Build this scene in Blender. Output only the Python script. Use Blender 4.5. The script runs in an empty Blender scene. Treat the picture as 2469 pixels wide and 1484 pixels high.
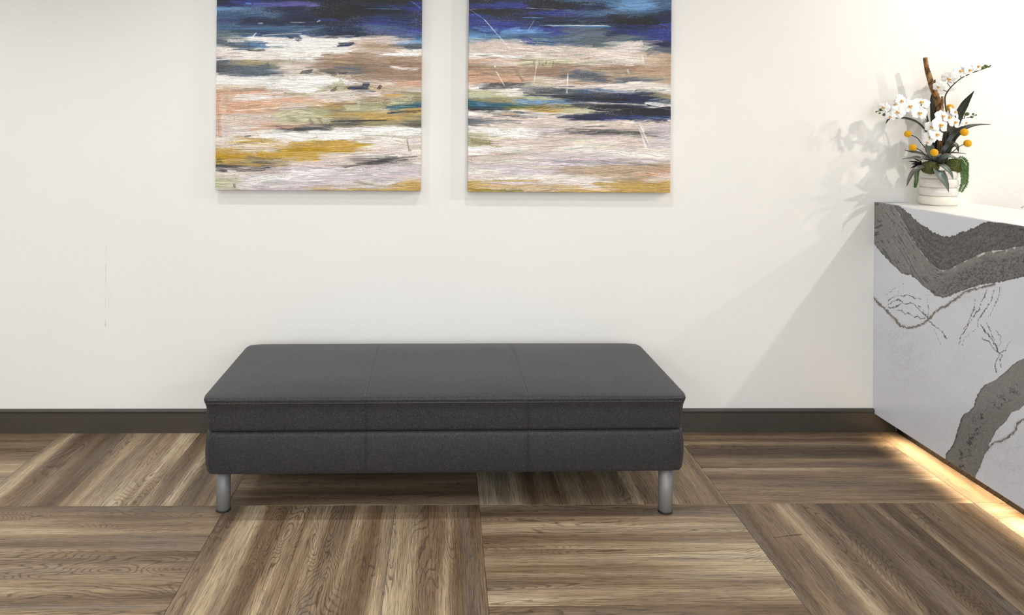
import bpy, bmesh, math, random
import numpy as np
from mathutils import Vector, Matrix, Euler

random.seed(7)
RNG = np.random.default_rng(11)
S = bpy.context.scene
COL = S.collection

# ------------------------------------------------------------------ camera
W, H = 2469.0, 1484.0
F = 1900.0                       # focal length in pixels
CAM_H = 1.3746
CAM_D = 3.561                    # distance from the back wall (y = 0)
YAW, ROLL = math.radians(-1.3), math.radians(0.42)
VP = (1075.0, 308.0)             # vanishing point of lines square to the wall
CAM = Vector((0, -CAM_D, CAM_H))
ROT = (Matrix.Rotation(YAW, 3, 'Z') @ Matrix.Rotation(math.pi/2, 3, 'X') @ Matrix.Rotation(ROLL, 3, 'Z'))
_d = ROT.transposed() @ Vector((0, 1, 0))
PPX = VP[0] - F*_d.x/(-_d.z)
PPY = VP[1] + F*_d.y/(-_d.z)
cam = bpy.data.cameras.new('camera')
cam.sensor_fit = 'HORIZONTAL'; cam.sensor_width = 36.0
cam.lens = F/W*36.0
cam.shift_x = (W/2 - PPX)/W
cam.shift_y = (PPY - H/2)/W
cam.clip_start = 0.05
camo = bpy.data.objects.new('camera', cam)
COL.objects.link(camo)
camo.matrix_world = Matrix.Translation(CAM) @ ROT.to_4x4()
S.camera = camo

# ------------------------------------------------------------------ view, world, large lights
S.view_settings.view_transform = 'Standard'
S.view_settings.look = 'None'
S.view_settings.gamma = 1.0
S.view_settings.use_curve_mapping = False
S.view_settings.exposure = 0.28
wd = bpy.data.worlds.new('world'); S.world = wd; wd.use_nodes = True
wd.node_tree.nodes['Background'].inputs[0].default_value = (0.85, 0.93, 1.0, 1)
wd.node_tree.nodes['Background'].inputs[1].default_value = 0.6

def area_light(name, loc, rot, sx, sy, power, color):
    l = bpy.data.lights.new(name, 'AREA'); l.shape = 'RECTANGLE'; l.size = sx; l.size_y = sy
    l.energy = power; l.color = color
    o = bpy.data.objects.new(name, l); COL.objects.link(o)
    o.location = loc; o.rotation_euler = rot
    return o
ROOM = dict(x0=-4.2, x1=7.4, y1=-7.2, z=2.75)
# daylight entering through the glazed front of the lobby behind the camera
area_light('window_front_offscreen', (0.6, ROOM['y1']+0.12, 1.72), (math.radians(90), 0, 0), 6.4, 1.5, 108, (0.86, 0.93, 1.0))

# ------------------------------------------------------------------ pixel <-> world helpers
def ray(px, py):
    d = Vector(((px-PPX)/F, -(py-PPY)/F, -1.0))
    return (ROT @ d)
def on_y(px, py, y):
    d = ray(px, py); k = (y-CAM.y)/d.y
    return CAM + d*k
def on_z(px, py, z=0.0):
    d = ray(px, py); k = (z-CAM.z)/d.z
    return CAM + d*k
def on_x(px, py, x):
    d = ray(px, py); k = (x-CAM.x)/d.x
    return CAM + d*k
def project(P):
    """numpy Nx3 -> pixel arrays"""
    R = np.array(ROT); q = (np.asarray(P)-np.array(CAM)) @ R
    return PPX + F*q[:, 0]/(-q[:, 2]), PPY - F*q[:, 1]/(-q[:, 2])

# ------------------------------------------------------------------ object helpers
def new_obj(name, mesh, parent=None, mat=None):
    o = bpy.data.objects.new(name, mesh); COL.objects.link(o)
    if parent is not None: o.parent = parent
    if mat is not None and mesh is not None and len(mesh.materials) == 0: mesh.materials.append(mat)
    return o
def empty(name, loc=(0, 0, 0)):
    o = bpy.data.objects.new(name, None); COL.objects.link(o); o.location = loc
    o.empty_display_size = 0.05
    return o
def tag(o, label=None, cat=None, group=None, kind=None):
    if label: o['label'] = label
    if cat: o['category'] = cat
    if group: o['group'] = group
    if kind: o['kind'] = kind
    return o
def mesh_from(name, verts, faces, smooth=False):
    m = bpy.data.meshes.new(name)
    m.from_pydata([tuple(v) for v in verts], [], faces); m.update()
    if smooth: m.polygons.foreach_set('use_smooth', [True]*len(m.polygons))
    return m
def bm_mesh(name, bm, smooth=False):
    bmesh.ops.recalc_face_normals(bm, faces=bm.faces)
    m = bpy.data.meshes.new(name); bm.to_mesh(m); bm.free()
    if smooth: m.polygons.foreach_set('use_smooth', [True]*len(m.polygons))
    return m
def add_box(bm, x0, x1, y0, y1, z0, z1):
    v = [bm.verts.new(p) for p in ((x0,y0,z0),(x1,y0,z0),(x1,y1,z0),(x0,y1,z0),(x0,y0,z1),(x1,y0,z1),(x1,y1,z1),(x0,y1,z1))]
    for f in ((0,3,2,1),(4,5,6,7),(0,1,5,4),(1,2,6,5),(2,3,7,6),(3,0,4,7)): bm.faces.new([v[i] for i in f])
def box(name, x0, x1, y0, y1, z0, z1, mat, parent=None, bevel=0.0, seg=2):
    bm = bmesh.new(); add_box(bm, x0, x1, y0, y1, z0, z1)
    if bevel: bmesh.ops.bevel(bm, geom=list(bm.edges), offset=bevel, segments=seg, affect='EDGES', profile=0.5)
    return new_obj(name, bm_mesh(name, bm), parent, mat)
def catmull(pts, n):
    pts = [Vector(p) for p in pts]
    if len(pts) < 3:
        return [pts[0].lerp(pts[-1], i/(n-1)) for i in range(n)]
    P = [pts[0]*2-pts[1]] + pts + [pts[-1]*2-pts[-2]]
    out = []; segs = len(pts)-1
    for i in range(n):
        t = i/(n-1)*segs; k = min(int(t), segs-1); t -= k
        a, b, c, d = P[k:k+4]
        out.append(0.5*((2*b)+(c-a)*t+(2*a-5*b+4*c-d)*t*t+(3*b-a-3*c+d)*t**3))
    return out
def lerp_list(vals, n):
    return np.interp(np.linspace(0, 1, n), np.linspace(0, 1, len(vals)), vals)
def add_tube(bm, pts, radii, n=None, sides=8, jitter=0.0, cap=True):
    n = n or max(len(pts), 2)
    c = catmull(pts, n); r = lerp_list(radii, n)
    rings = []; up = Vector((0.31, 0.17, 0.93))
    for i, p in enumerate(c):
        t = (c[min(i+1, n-1)]-c[max(i-1, 0)]).normalized()
        a = t.cross(up)
        if a.length < 1e-4: a = t.cross(Vector((1, 0, 0)))
        a.normalize(); b = t.cross(a)
        rings.append([bm.verts.new(p+(a*math.cos(k*2*math.pi/sides)+b*math.sin(k*2*math.pi/sides))*r[i]*(1+random.uniform(-jitter, jitter))) for k in range(sides)])
    for i in range(n-1):
        for k in range(sides):
            bm.faces.new([rings[i][k], rings[i][(k+1) % sides], rings[i+1][(k+1) % sides], rings[i+1][k]])
    if cap:
        bm.faces.new(rings[0][::-1]); bm.faces.new(rings[-1])
def tube(name, pts, radii, mat, parent, n=None, sides=8, jitter=0.0):
    bm = bmesh.new(); add_tube(bm, pts, radii, n, sides, jitter)
    return new_obj(name, bm_mesh(name, bm, True), parent, mat)
def lathe(name, prof, mat, parent, seg=48, loc=(0, 0, 0)):
    vs = []; fs = []; n = len(prof)
    for k in range(seg):
        a = 2*math.pi*k/seg
        for r, z in prof: vs.append((loc[0]+r*math.cos(a), loc[1]+r*math.sin(a), loc[2]+z))
    for k in range(seg):
        k2 = (k+1) % seg
        for i in range(n-1): fs.append((k*n+i, k2*n+i, k2*n+i+1, k*n+i+1))
    m = mesh_from(name, vs, fs, True)
    bm = bmesh.new(); bm.from_mesh(m); bmesh.ops.remove_doubles(bm, verts=bm.verts, dist=1e-6)
    bmesh.ops.recalc_face_normals(bm, faces=bm.faces); bm.to_mesh(m); bm.free()
    return new_obj(name, m, parent, mat)

def srgb(r, g=None, b=None):
    if g is None: r, g, b = r
    f = lambda c: ((c/255)/12.92 if c/255 <= 0.04045 else ((c/255+0.055)/1.055)**2.4)
    return (f(r), f(g), f(b))
def srgb_np(a):
    a = np.clip(a/255.0, 0, 1)
    return np.where(a <= 0.04045, a/12.92, ((a+0.055)/1.055)**2.4)

# ------------------------------------------------------------------ numpy value noise
_TAB = RNG.random((256, 256))
def vnoise(x, y, seed=0):
    x = np.asarray(x, float)+seed*17.37; y = np.asarray(y, float)+seed*5.91
    xi = np.floor(x).astype(int); yi = np.floor(y).astype(int)
    fx = x-xi; fy = y-yi
    fx = fx*fx*(3-2*fx); fy = fy*fy*(3-2*fy)
    a = _TAB[xi & 255, yi & 255]; b = _TAB[(xi+1) & 255, yi & 255]
    c = _TAB[xi & 255, (yi+1) & 255]; d = _TAB[(xi+1) & 255, (yi+1) & 255]
    return (a*(1-fx)+b*fx)*(1-fy)+(c*(1-fx)+d*fx)*fy
def fbm(x, y, seed=0, o=4):
    v = 0; a = 0.5; t = 0
    for i in range(o):
        v = v+a*vnoise(x*2**i, y*2**i, seed+i*3); t += a; a *= 0.5
    return v/t
def sstep(a, b, x):
    t = np.clip((x-a)/(b-a), 0, 1); return t*t*(3-2*t)

# ------------------------------------------------------------------ materials
class NT:
    def __init__(s, name):
        s.m = bpy.data.materials.new(name); s.m.use_nodes = True
        s.t = s.m.node_tree; s.b = s.t.nodes['Principled BSDF']
    def n(s, typ, **kw):
        nd = s.t.nodes.new('ShaderNode'+typ)
        for k, v in kw.items(): setattr(nd, k, v)
        return nd
    def l(s, a, b): s.t.links.new(a, b)
    def val(s, sock, v):
        if hasattr(v, 'is_output'): s.l(v, sock)
        else: sock.default_value = v
    def math(s, op, a, b=0.0, c=None, clamp=False):
        nd = s.n('Math', operation=op, use_clamp=clamp)
        s.val(nd.inputs[0], a); s.val(nd.inputs[1], b)
        if c is not None: s.val(nd.inputs[2], c)
        return nd.outputs[0]
    def mapping(s, vec, scale=(1, 1, 1), loc=(0, 0, 0)):
        nd = s.n('Mapping'); s.l(vec, nd.inputs[0]); nd.inputs['Scale'].default_value = scale
        s.val(nd.inputs['Location'], loc); return nd.outputs[0]
    def noise(s, vec, scale=5, detail=2, rough=0.5, dist=0.0):
        nd = s.n('Texture'[:0]+'TexNoise')
        if vec is not None: s.l(vec, nd.inputs['Vector'])
        nd.inputs['Scale'].default_value = scale; nd.inputs['Detail'].default_value = detail
        nd.inputs['Roughness'].default_value = rough; nd.inputs['Distortion'].default_value = dist
        return nd.outputs[0]
    def ramp(s, fac, stops, interp='LINEAR'):
        nd = s.n('ValToRGB'); s.l(fac, nd.inputs[0]); cr = nd.color_ramp; cr.interpolation = interp
        while len(cr.elements) < len(stops): cr.elements.new(0.5)
        for e, (p, c) in zip(cr.elements, stops):
            e.position = p
            e.color = (c, c, c, 1) if not isinstance(c, (tuple, list)) else (*c[:3], 1)
        return nd.outputs[0]
    def mix(s, fac, a, b, mode='MIX'):
        nd = s.n('Mix', data_type='RGBA', blend_type=mode)
        s.val(nd.inputs[0], fac)
        for sock, v in ((nd.inputs[6], a), (nd.inputs[7], b)):
            if hasattr(v, 'is_output'): s.l(v, sock)
            else: sock.default_value = (*v[:3], 1)
        return nd.outputs[2]
    def bump(s, h, strength=0.2, dist=0.002):
        nd = s.n('Bump'); nd.inputs['Strength'].default_value = strength; nd.inputs['Distance'].default_value = dist
        s.l(h, nd.inputs['Height']); s.l(nd.outputs[0], s.b.inputs['Normal'])
    def obj(s): return s.n('TexCoord').outputs['Object']
    def set(s, color=None, rough=None, metal=None, spec=None):
        if color is not None: s.val(s.b.inputs['Base Color'], color if hasattr(color, 'is_output') else (*color[:3], 1))
        if rough is not None: s.val(s.b.inputs['Roughness'], rough)
        if metal is not None: s.b.inputs['Metallic'].default_value = metal
        if spec is not None: s.b.inputs['Specular IOR Level'].default_value = spec
        return s.m

def simple(name, col, rough=0.5, var=0.08, scale=40, metal=0.0, bump=0.0, spec=0.5):
    t = NT(name); c = t.obj(); nz = t.noise(c, scale, 3)
    lo = tuple(x*(1-var) for x in col); hi = tuple(min(1, x*(1+var)) for x in col)
    t.set(t.ramp(nz, [(0.3, lo), (0.7, hi)]), rough, metal, spec)
    if bump: t.bump(nz, bump, 0.001)
    return t.m
def emission(name, col, strength):
    t = NT(name); t.set((0, 0, 0), 0.5)
    t.b.inputs['Emission Color'].default_value = (*col, 1); t.b.inputs['Emission Strength'].default_value = strength
    return t.m
def vcol(name, rough=0.5, spec=0.5, bump=None):
    t = NT(name); a = t.n('Attribute', attribute_name='Col')
    nz = t.noise(t.obj(), 220, 3)
    col = t.mix(1.0, a.outputs['Color'], t.ramp(nz, [(0.3, 0.9), (0.7, 1.0)]), 'MULTIPLY')
    t.set(col, rough, 0, spec)
    if bump: t.bump(nz, bump[0], bump[1])
    return t.m

def wall_material():
    t = NT('wall_paint'); c = t.obj()
    n1 = t.noise(c, 160, 4); n2 = t.noise(c, 0.9, 2)
    base = t.ramp(n2, [(0.35, srgb(231, 229, 224)), (0.65, srgb(235, 233, 228))])
    sep = t.n('SeparateXYZ'); t.l(c, sep.inputs[0])
    col = base
    nm = t.noise(c, 30, 2)
    # hairline scuffs left on the paint by furniture
    for (px, py0, py1, wpx, k) in ((255, 585, 785, 0.7, 0.30), (262, 716, 750, 2.0, 0.10), (254.6, 770, 787, 1.5, 0.42), (268, 708, 728, 1.1, .10)):
        a = on_y(px, py0, 0); b = on_y(px, py1, 0)
        dx = t.math('ABSOLUTE', t.math('SUBTRACT', sep.outputs[0], (a.x+b.x)/2))
        m1 = t.math('LESS_THAN', dx, wpx/533.6)
        m2 = t.math('LESS_THAN', t.math('ABSOLUTE', t.math('SUBTRACT', sep.outputs[2], (a.z+b.z)/2)), abs(a.z-b.z)/2)
        m = t.math('MULTIPLY', t.math('MULTIPLY', m1, m2), t.ramp(nm, [(0.40, 0.04), (0.6, k)]))
        col = t.mix(m, col, srgb(120, 112, 100))
    t.set(col, 0.62, 0, 0.3); t.bump(n1, 0.10, 0.0012)
    return t.m

def wood_material():
    t = NT('wood_plank'); c = t.obj(); oi = t.n('ObjectInfo')
    rnd = t.n('SeparateColor'); t.l(oi.outputs['Color'], rnd.inputs[0])
    off = t.n('CombineXYZ')
    t.l(t.math('MULTIPLY', rnd.outputs[0], 37.0), off.inputs[0]); t.l(t.math('MULTIPLY', rnd.outputs[1], 53.0), off.inputs[1])
    t.l(t.math('MULTIPLY', rnd.outputs[2], 19.0), off.inputs[2])
    ad = t.n('VectorMath', operation='ADD'); t.l(c, ad.inputs[0]); t.l(off.outputs[0], ad.inputs[1]); p = ad.outputs[0]
    band = t.noise(t.mapping(p, (0.5, 8.5, 1)), 1.0, 2.2, 0.5, 0.3)
    tone = t.ramp(band, [(0.29, srgb(80, 64, 48)), (0.42, srgb(110, 91, 70)), (0.51, srgb(142, 120, 95)), (0.60, srgb(176, 155, 126)), (0.73, srgb(204, 187, 158))])
    hue = t.noise(t.mapping(p, (0.8, 14, 1), (3, 7, 1)), 1.0, 2)
    tone = t.mix(t.ramp(hue, [(0.46, 0.0), (0.66, 0.4)]), tone, srgb(114, 88, 62), 'MIX')
    gry = t.noise(t.mapping(p, (1.0, 18, 1), (13, 2, 1)), 1.0, 2)
    tone = t.mix(t.ramp(gry, [(0.52, 0.0), (0.68, 0.6)]), tone, srgb(118, 107, 95), 'MIX')
    # growth-ring contours: cathedrals and ovals
    n2 = t.noise(t.mapping(p, (1.25, 7.0, 1)), 1.0, 1.6, 0.4, 0.5)
    wob = t.noise(t.mapping(p, (20, 60, 1)), 1.0, 2)
    ring = t.math('FRACT', t.math('ADD', t.math('MULTIPLY', n2, 50.0), t.math('MULTIPLY', wob, 0.8)))
    line = t.ramp(ring, [(0.0, 1.0), (0.13, 0.9), (0.34, 0.0), (0.95, 0.0), (1.0, 1.0)])
    mask = t.noise(t.mapping(p, (1.2, 11, 1), (5, 3, 2)), 1.0, 2)
    mk = t.ramp(mask, [(0.46, 0.08), (0.58, 1.0)])
    broken = t.ramp(t.noise(t.mapping(p, (30, 120, 1)), 1.0, 2), [(0.3, 0.6), (0.55, 1.0)])
    lm = t.math('MULTIPLY', t.math('MULTIPLY', line, mk), broken)
    col = t.mix(t.math('MULTIPLY', lm, 0.66), tone, srgb(48, 37, 28))
    fib = t.noise(t.mapping(p, (5.5, 330, 1)), 1.0, 4, 0.65)
    col = t.mix(1.0, col, t.ramp(fib, [(0.28, 0.42), (0.5, 0.95), (0.72, 1.36)]), 'MULTIPLY')
    pore = t.noise(t.mapping(p, (17, 600, 1), (2, 9, 4)), 1.0, 2, 0.5)
    col = t.mix(t.ramp(pore, [(0.56, 0.0), (0.66, 0.62)]), col, srgb(42, 32, 24))
    lite = t.noise(t.mapping(p, (26, 480, 1), (8, 1, 4)), 1.0, 2, 0.5)
    col = t.mix(t.ramp(lite, [(0.60, 0.0), (0.74, 0.22)]), col, srgb(200, 184, 156))
    t.set(col, t.ramp(fib, [(0.3, 0.58), (0.7, 0.46)]), 0, 0.35)
    h = t.math('SUBTRACT', fib, t.math('ADD', t.math('MULTIPLY', pore, 0.6), t.math('MULTIPLY', lm, 0.4)))
    t.bump(h, 0.22, 0.0012)
    return t.m

def fabric_material():
    t = NT('charcoal_vinyl'); c = t.obj()
    n1 = t.noise(c, 620, 3, 0.6); n2 = t.noise(t.mapping(c, (260, 260, 900)), 1.0, 2); n3 = t.noise(c, 6, 3)
    mixn = t.math('ADD', t.math('MULTIPLY', n1, 0.6), t.math('MULTIPLY', n2, 0.4))
    col = t.ramp(mixn, [(0.34, srgb(20, 20, 21)), (0.5, srgb(44, 44, 45)), (0.66, srgb(88, 87, 87))])
    col = t.mix(1.0, col, t.ramp(n3, [(0.3, (0.92, 0.92, 0.94)), (0.7, (1.04, 1.0, 0.97))]), 'MULTIPLY')
    t.set(col, t.ramp(n1, [(0.3, 0.40), (0.7, 0.55)]), 0, 0.26)
    t.b.inputs['Sheen Weight'].default_value = 0.06
    t.b.inputs['Sheen Tint'].default_value = (0.8, 0.85, 1.0, 1)
    t.bump(mixn, 0.35, 0.0008)
    return t.m

def canvas_material():
    t = NT('painted_canvas'); c = t.obj(); a = t.n('Attribute', attribute_name='Col')
    st = t.noise(t.mapping(c, (30, 30, 330)), 1.0, 4, 0.6)
    fine = t.noise(c, 520, 2)
    col = t.mix(1.0, a.outputs['Color'], t.ramp(st, [(0.25, 0.80), (0.5, 1.0), (0.78, 1.16)]), 'MULTIPLY')
    col = t.mix(1.0, col, t.ramp(fine, [(0.3, 0.86), (0.7, 1.10)]), 'MULTIPLY')
    t.set(col, 0.5, 0, 0.4)
    t.bump(t.math('ADD', st, t.math('MULTIPLY', fine, 0.5)), 0.3, 0.0015)
    return t.m

def quartz_material():
    t = NT('veined_quartz'); c = t.obj(); a = t.n('Attribute', attribute_name='Col')
    n = t.noise(c, 420, 2)
    col = t.mix(1.0, a.outputs['Color'], t.ramp(n, [(0.25, 0.93), (0.7, 1.02)]), 'MULTIPLY')
    t.set(col, 0.22, 0, 0.5)
    return t.m

def pot_material():
    t = NT('speckled_glaze'); c = t.obj()
    v = t.n('TexVoronoi'); t.l(c, v.inputs['Vector']); v.inputs['Scale'].default_value = 260
    nz = t.noise(c, 18, 3); sp = t.noise(c, 800, 2)
    dens = t.math('ADD', t.math('MULTIPLY', nz, 0.18), t.math('MULTIPLY', sp, 0.55))
    spot = t.ramp(dens, [(0.42, 0.0), (0.455, 0.7)])
    base = t.ramp(nz, [(0.3, srgb(208, 204, 197)), (0.7, srgb(226, 223, 217))])
    col = t.mix(spot, base, srgb(128, 116, 104))
    t.set(col, 0.16, 0, 0.6); t.bump(sp, 0.12, 0.0006)
    return t.m

def bark_material():
    t = NT('bark'); c = t.obj()
    n = t.noise(t.mapping(c, (90, 90, 30)), 1.0, 4, 0.6); k = t.noise(c, 60, 3)
    col = t.ramp(n, [(0.3, srgb(60, 40, 26)), (0.46, srgb(120, 86, 50)), (0.6, srgb(164, 124, 76)), (0.75, srgb(150, 140, 116))])
    col = t.mix(t.ramp(k, [(0.55, 0.0), (0.62, 0.8)]), col, srgb(52, 36, 26))
    t.set(col, 0.75, 0, 0.3); t.bump(n, 0.9, 0.003)
    return t.m

M = dict(
    wall=wall_material(), wood=wood_material(), fabric=fabric_material(), canvas=canvas_material(),
    quartz=quartz_material(), pot=pot_material(), bark=bark_material(),
    ceiling=simple('ceiling_paint', (0.82, 0.82, 0.80), 0.8, 0.02),
    base=simple('baseboard_vinyl', srgb(66, 61, 54), 0.42, 0.06, 60),
    steel=simple('brushed_nickel', srgb(128, 127, 126), 0.45, 0.05, 220, metal=0.25),
    rubber=simple('black_rubber', (0.012, 0.012, 0.013), 0.6),
    thread=simple('grey_thread', srgb(98, 96, 94), 0.7),
    threadd=simple('dark_thread', srgb(40, 40, 42), 0.8),
    kick=simple('dark_tile', srgb(26, 20, 17), 0.35, 0.2, 90),
    grout=simple('pale_grout', srgb(84, 64, 46), 0.8),
    body=simple('desk_laminate', srgb(70, 64, 58), 0.6),
    cream=simple('cream_clay', srgb(224, 219, 205), 0.42, 0.03, 120),
    stem=simple('orchid_stem', srgb(36, 42, 28), 0.5, 0.2),
    bud=simple('orchid_bud', srgb(72, 96, 50), 0.5, 0.2),
    petal=simple('orchid_petal', srgb(240, 239, 237), 0.6, 0.02),
    lip=vcol('orchid_lip', 0.5), leaf=vcol('leaf_skin', 0.35, 0.5),
    ball=simple('craspedia', srgb(226, 172, 22), 0.8, 0.25, 260),
    moss=simple('moss', srgb(86, 92, 42), 0.9, 0.5, 240, bump=0.6),
    fern=simple('fern_green', srgb(58, 92, 30), 0.55, 0.3, 60),
    soil=simple('soil', srgb(40, 32, 26), 0.95, 0.3),
    trim=simple('lamp_trim', (0.8, 0.8, 0.8), 0.4, 0.01),
    glow=simple('lamp_lens', (0.85, 0.85, 0.83), 0.4, 0.01), panel=simple('fill_panel_diffuser', (0.85, 0.85, 0.84), 0.5, 0.01),
    led=emission('led_tape', (1.0, 0.66, 0.30), 2.0),
    frame=simple('window_frame', (0.12, 0.12, 0.12), 0.4),
    cord=simple('pale_cord', srgb(200, 190, 182), 0.5),
)
def glass_material():
    t = NT('window_glass'); t.set((1, 1, 1), 0.02); t.b.inputs['Transmission Weight'].default_value = 1.0
    t.b.inputs['IOR'].default_value = 1.05
    return t.m
M['glass'] = glass_material()

# ------------------------------------------------------------------ room shell
X0, X1, Y1, ZC = ROOM['x0'], ROOM['x1'], ROOM['y1'], ROOM['z']
floor = tag(box('floor', X0, X1, Y1, 0.0, -0.10, -0.005, M['wood']), kind='structure'); floor.color = (.3, .6, .2, 1)
tag(box('wall_back', X0-0.1, X1+0.1, 0.0, 0.12, -0.1, ZC+0.1, M['wall']), kind='structure')
tag(box('wall_left', X0-0.12, X0, Y1, 0.0, -0.1, ZC+0.1, M['wall']), kind='structure')
tag(box('wall_right', X1, X1+0.12, Y1, 0.0, -0.1, ZC+0.1, M['wall']), kind='structure')
tag(box('ceiling', X0, X1, Y1, 0.0, ZC, ZC+0.1, M['ceiling']), kind='structure')
# front wall: a solid surround with a wide glazed opening (behind the camera)
wx0, wx1, wz0, wz1 = -2.7, 3.9, 0.92, 2.5
bm = bmesh.new()
for a in ((X0, wx0, -0.1, ZC+0.1), (wx1, X1, -0.1, ZC+0.1), (wx0, wx1, -0.1, wz0), (wx0, wx1, wz1, ZC+0.1)):
    add_box(bm, a[0], a[1], Y1-0.12, Y1, a[2], a[3])
tag(new_obj('wall_front', bm_mesh('wall_front', bm), None, M['wall']), kind='structure')
win = tag(empty('window_1', ((wx0+wx1)/2, Y1-0.06, wz0)), kind='structure')
for i in range(5):
    x = wx0+(wx1-wx0)*i/4
    x0 = x if i == 0 else (x-0.05 if i == 4 else x-0.025)
    o = box('mullion', x0, x0+0.05, Y1-0.10, Y1-0.03, wz0, wz1, M['frame'], win); o.matrix_parent_inverse = Matrix.Translation(-win.location)
for z in (wz0, wz1-0.05):
    o = box('rail', wx0+0.05, wx1-0.05, Y1-0.10, Y1-0.03, z, z+0.05, M['frame'], win); o.matrix_parent_inverse = Matrix.Translation(-win.location)
for i in range(4):
    xa = wx0+(wx1-wx0)*i/4; xb = wx0+(wx1-wx0)*(i+1)/4
    o = box('pane', xa+0.05, xb-0.05, Y1-0.070, Y1-0.062, wz0+0.05, wz1-0.05, M['glass'], win); o.matrix_parent_inverse = Matrix.Translation(-win.location)

# baseboard along the back wall, with a rounded bead on top
BB_T = 0.013
def baseboard(name, x0, x1):
    prof = [(0, 0), (-BB_T, 0), (-BB_T, 0.086), (-BB_T+0.003, 0.0875), (-BB_T+0.003, 0.090), (-BB_T-0.001, 0.092), (-BB_T-0.002, 0.097), (-BB_T-0.0005, 0.102), (-BB_T+0.004, 0.1055), (0, 0.1055)]
    n = len(prof); vs = [(x, y, z) for x in (x0, x1) for y, z in prof]
    fs = [(i, (i+1) % n, n+(i+1) % n, n+i) for i in range(n)]+[tuple(range(n))[::-1], tuple(range(n, 2*n))]
    bm = bmesh.new(); vv = [bm.verts.new(v) for v in vs]
    for f in fs: bm.faces.new([vv[i] for i in f])
    return tag(new_obj(name, bm_mesh(name, bm), None, M['base']), kind='structure')

# ------------------------------------------------------------------ desk key dimensions (needed for the baseboard end)
XD = on_y(2106.5, 740, 0).x                # desk face where it meets the wall
ZD = on_y(2107.5, 487.5, 0).z              # counter height
ZB = on_y(2106.5, 996, 0).z                # underside of the front panel
XK = on_y(2161.0, 1035, -BB_T).x           # recessed toe-kick face
baseboard('baseboard_back', X0, XK-0.002)
DESK_YAW = math.radians(1.35)              # the face swings slightly off square

# ------------------------------------------------------------------ floor planks: basket weave of 3 x (305 x 914) mm planks
PL, PW = 0.9144, 0.3048
ys = on_z(1075, 1218).y                    # seam that runs parallel to the wall
xa = on_z(1155.7, 1218).x                  # a seam that runs away from the wall
GAP = 0.00045
_pm = {}
def plank_mesh(x0, x1, y0, y1):
    key = tuple(round(v, 4) for v in (x0, x1, y0, y1))
    if key not in _pm:
        bm = bmesh.new(); b = 0.0007
        lo = [bm.verts.new(p) for p in ((x0+GAP, y0+GAP, -0.005), (x1-GAP, y0+GAP, -0.005), (x1-GAP, y1-GAP, -0.005), (x0+GAP, y1-GAP, -0.005))]
        mi = [bm.verts.new((v.co.x, v.co.y, -0.0007)) for v in lo]
        hi = [bm.verts.new(p) for p in ((x0+GAP+b, y0+GAP+b, 0), (x1-GAP-b, y0+GAP+b, 0), (x1-GAP-b, y1-GAP-b, 0), (x0+GAP+b, y1-GAP-b, 0))]
        bm.faces.new(hi)
        for i in range(4):
            j = (i+1) % 4
            bm.faces.new((lo[i], lo[j], mi[j], mi[i])); bm.faces.new((mi[i], mi[j], hi[j], hi[i]))
        m = bm_mesh('plank', bm); m.materials.append(M['wood']); _pm[key] = m
    return _pm[key]
prng = random.Random(5)
for r in range(0, 5):                      # r = 0 is the row against the wall
    y0 = ys - (r-1)*PL - PL if r else ys   # near edge of the row (toward the camera)
    y0 = ys - r*PL
    for cidx in range(-5, 4):
        bx = xa + cidx*PL                  # block spans bx .. bx+PL
        along_y = ((cidx + r) % 2 == 0)    # back row: block A-B (cidx 0) has grain running away from the wall
        for k in range(3):
            if along_y:
                x0b = bx+k*PW; cx = x0b+PW/2; cy = y0+PL/2
                hi = min(PL/2, -0.0005-cy)
                m = plank_mesh(-PL/2, hi, -PW/2, PW/2); rz = math.pi/2
            else:
                y0b = y0+k*PW; cy = y0b+PW/2; cx = bx+PL/2
                if y0b > -0.02: continue
                hi = min(PW/2, -0.0005-cy)
                m = plank_mesh(-PL/2, PL/2, -PW/2, hi); rz = 0.0
            o = new_obj('plank', m, floor); o.location = (cx, cy, 0); o.rotation_euler = (0, 0, rz)
            o.color = (prng.random(), prng.random(), prng.random(), 1)

# ------------------------------------------------------------------ ceiling downlights (real lamps), added fill panels
LAMP_N = [0]
def downlight(x, y, power, color, label, group, angle=110, blend=0.7, aim=None, size=0.028):
    t = tag(empty('downlight', (x, y, ZC)), label, 'ceiling lamp', group)
    o = lathe('trim_ring', [(0.058, -0.001), (0.075, -0.001), (0.078, -0.006), (0.070, -0.010), (0.060, -0.007), (0.058, -0.001)], M['trim'], t, 32)
    o = lathe('lens', [(0.0001, -0.003), (0.03, -0.003), (0.0575, -0.0025)], M['glow'], t, 32)
    LAMP_N[0] += 1; ln = 'downlight_%d_offscreen' % LAMP_N[0]
    l = bpy.data.lights.new(ln, 'SPOT'); l.energy = power; l.color = color
    l.spot_size = math.radians(angle); l.spot_blend = blend; l.shadow_soft_size = size
    lo = bpy.data.objects.new(ln, l); COL.objects.link(lo); lo.parent = t; lo.location = (0, 0, -0.015)
    if aim is not None:
        d = Vector(aim)-Vector((x, y, ZC)); lo.rotation_euler = d.to_track_quat('-Z', 'Y').to_euler()
    return t
NEU = (0.965, 0.985, 1.0); WRM = (1.0, 0.93, 0.85)
for x, p in ((-2.5, 34), (-1.05, 34), (0.40, 34)):
    downlight(x, -0.95, p, NEU, 'round white recessed downlight in the ceiling in front of the paintings', 'downlights along the painting wall', 125, 0.9)
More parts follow.
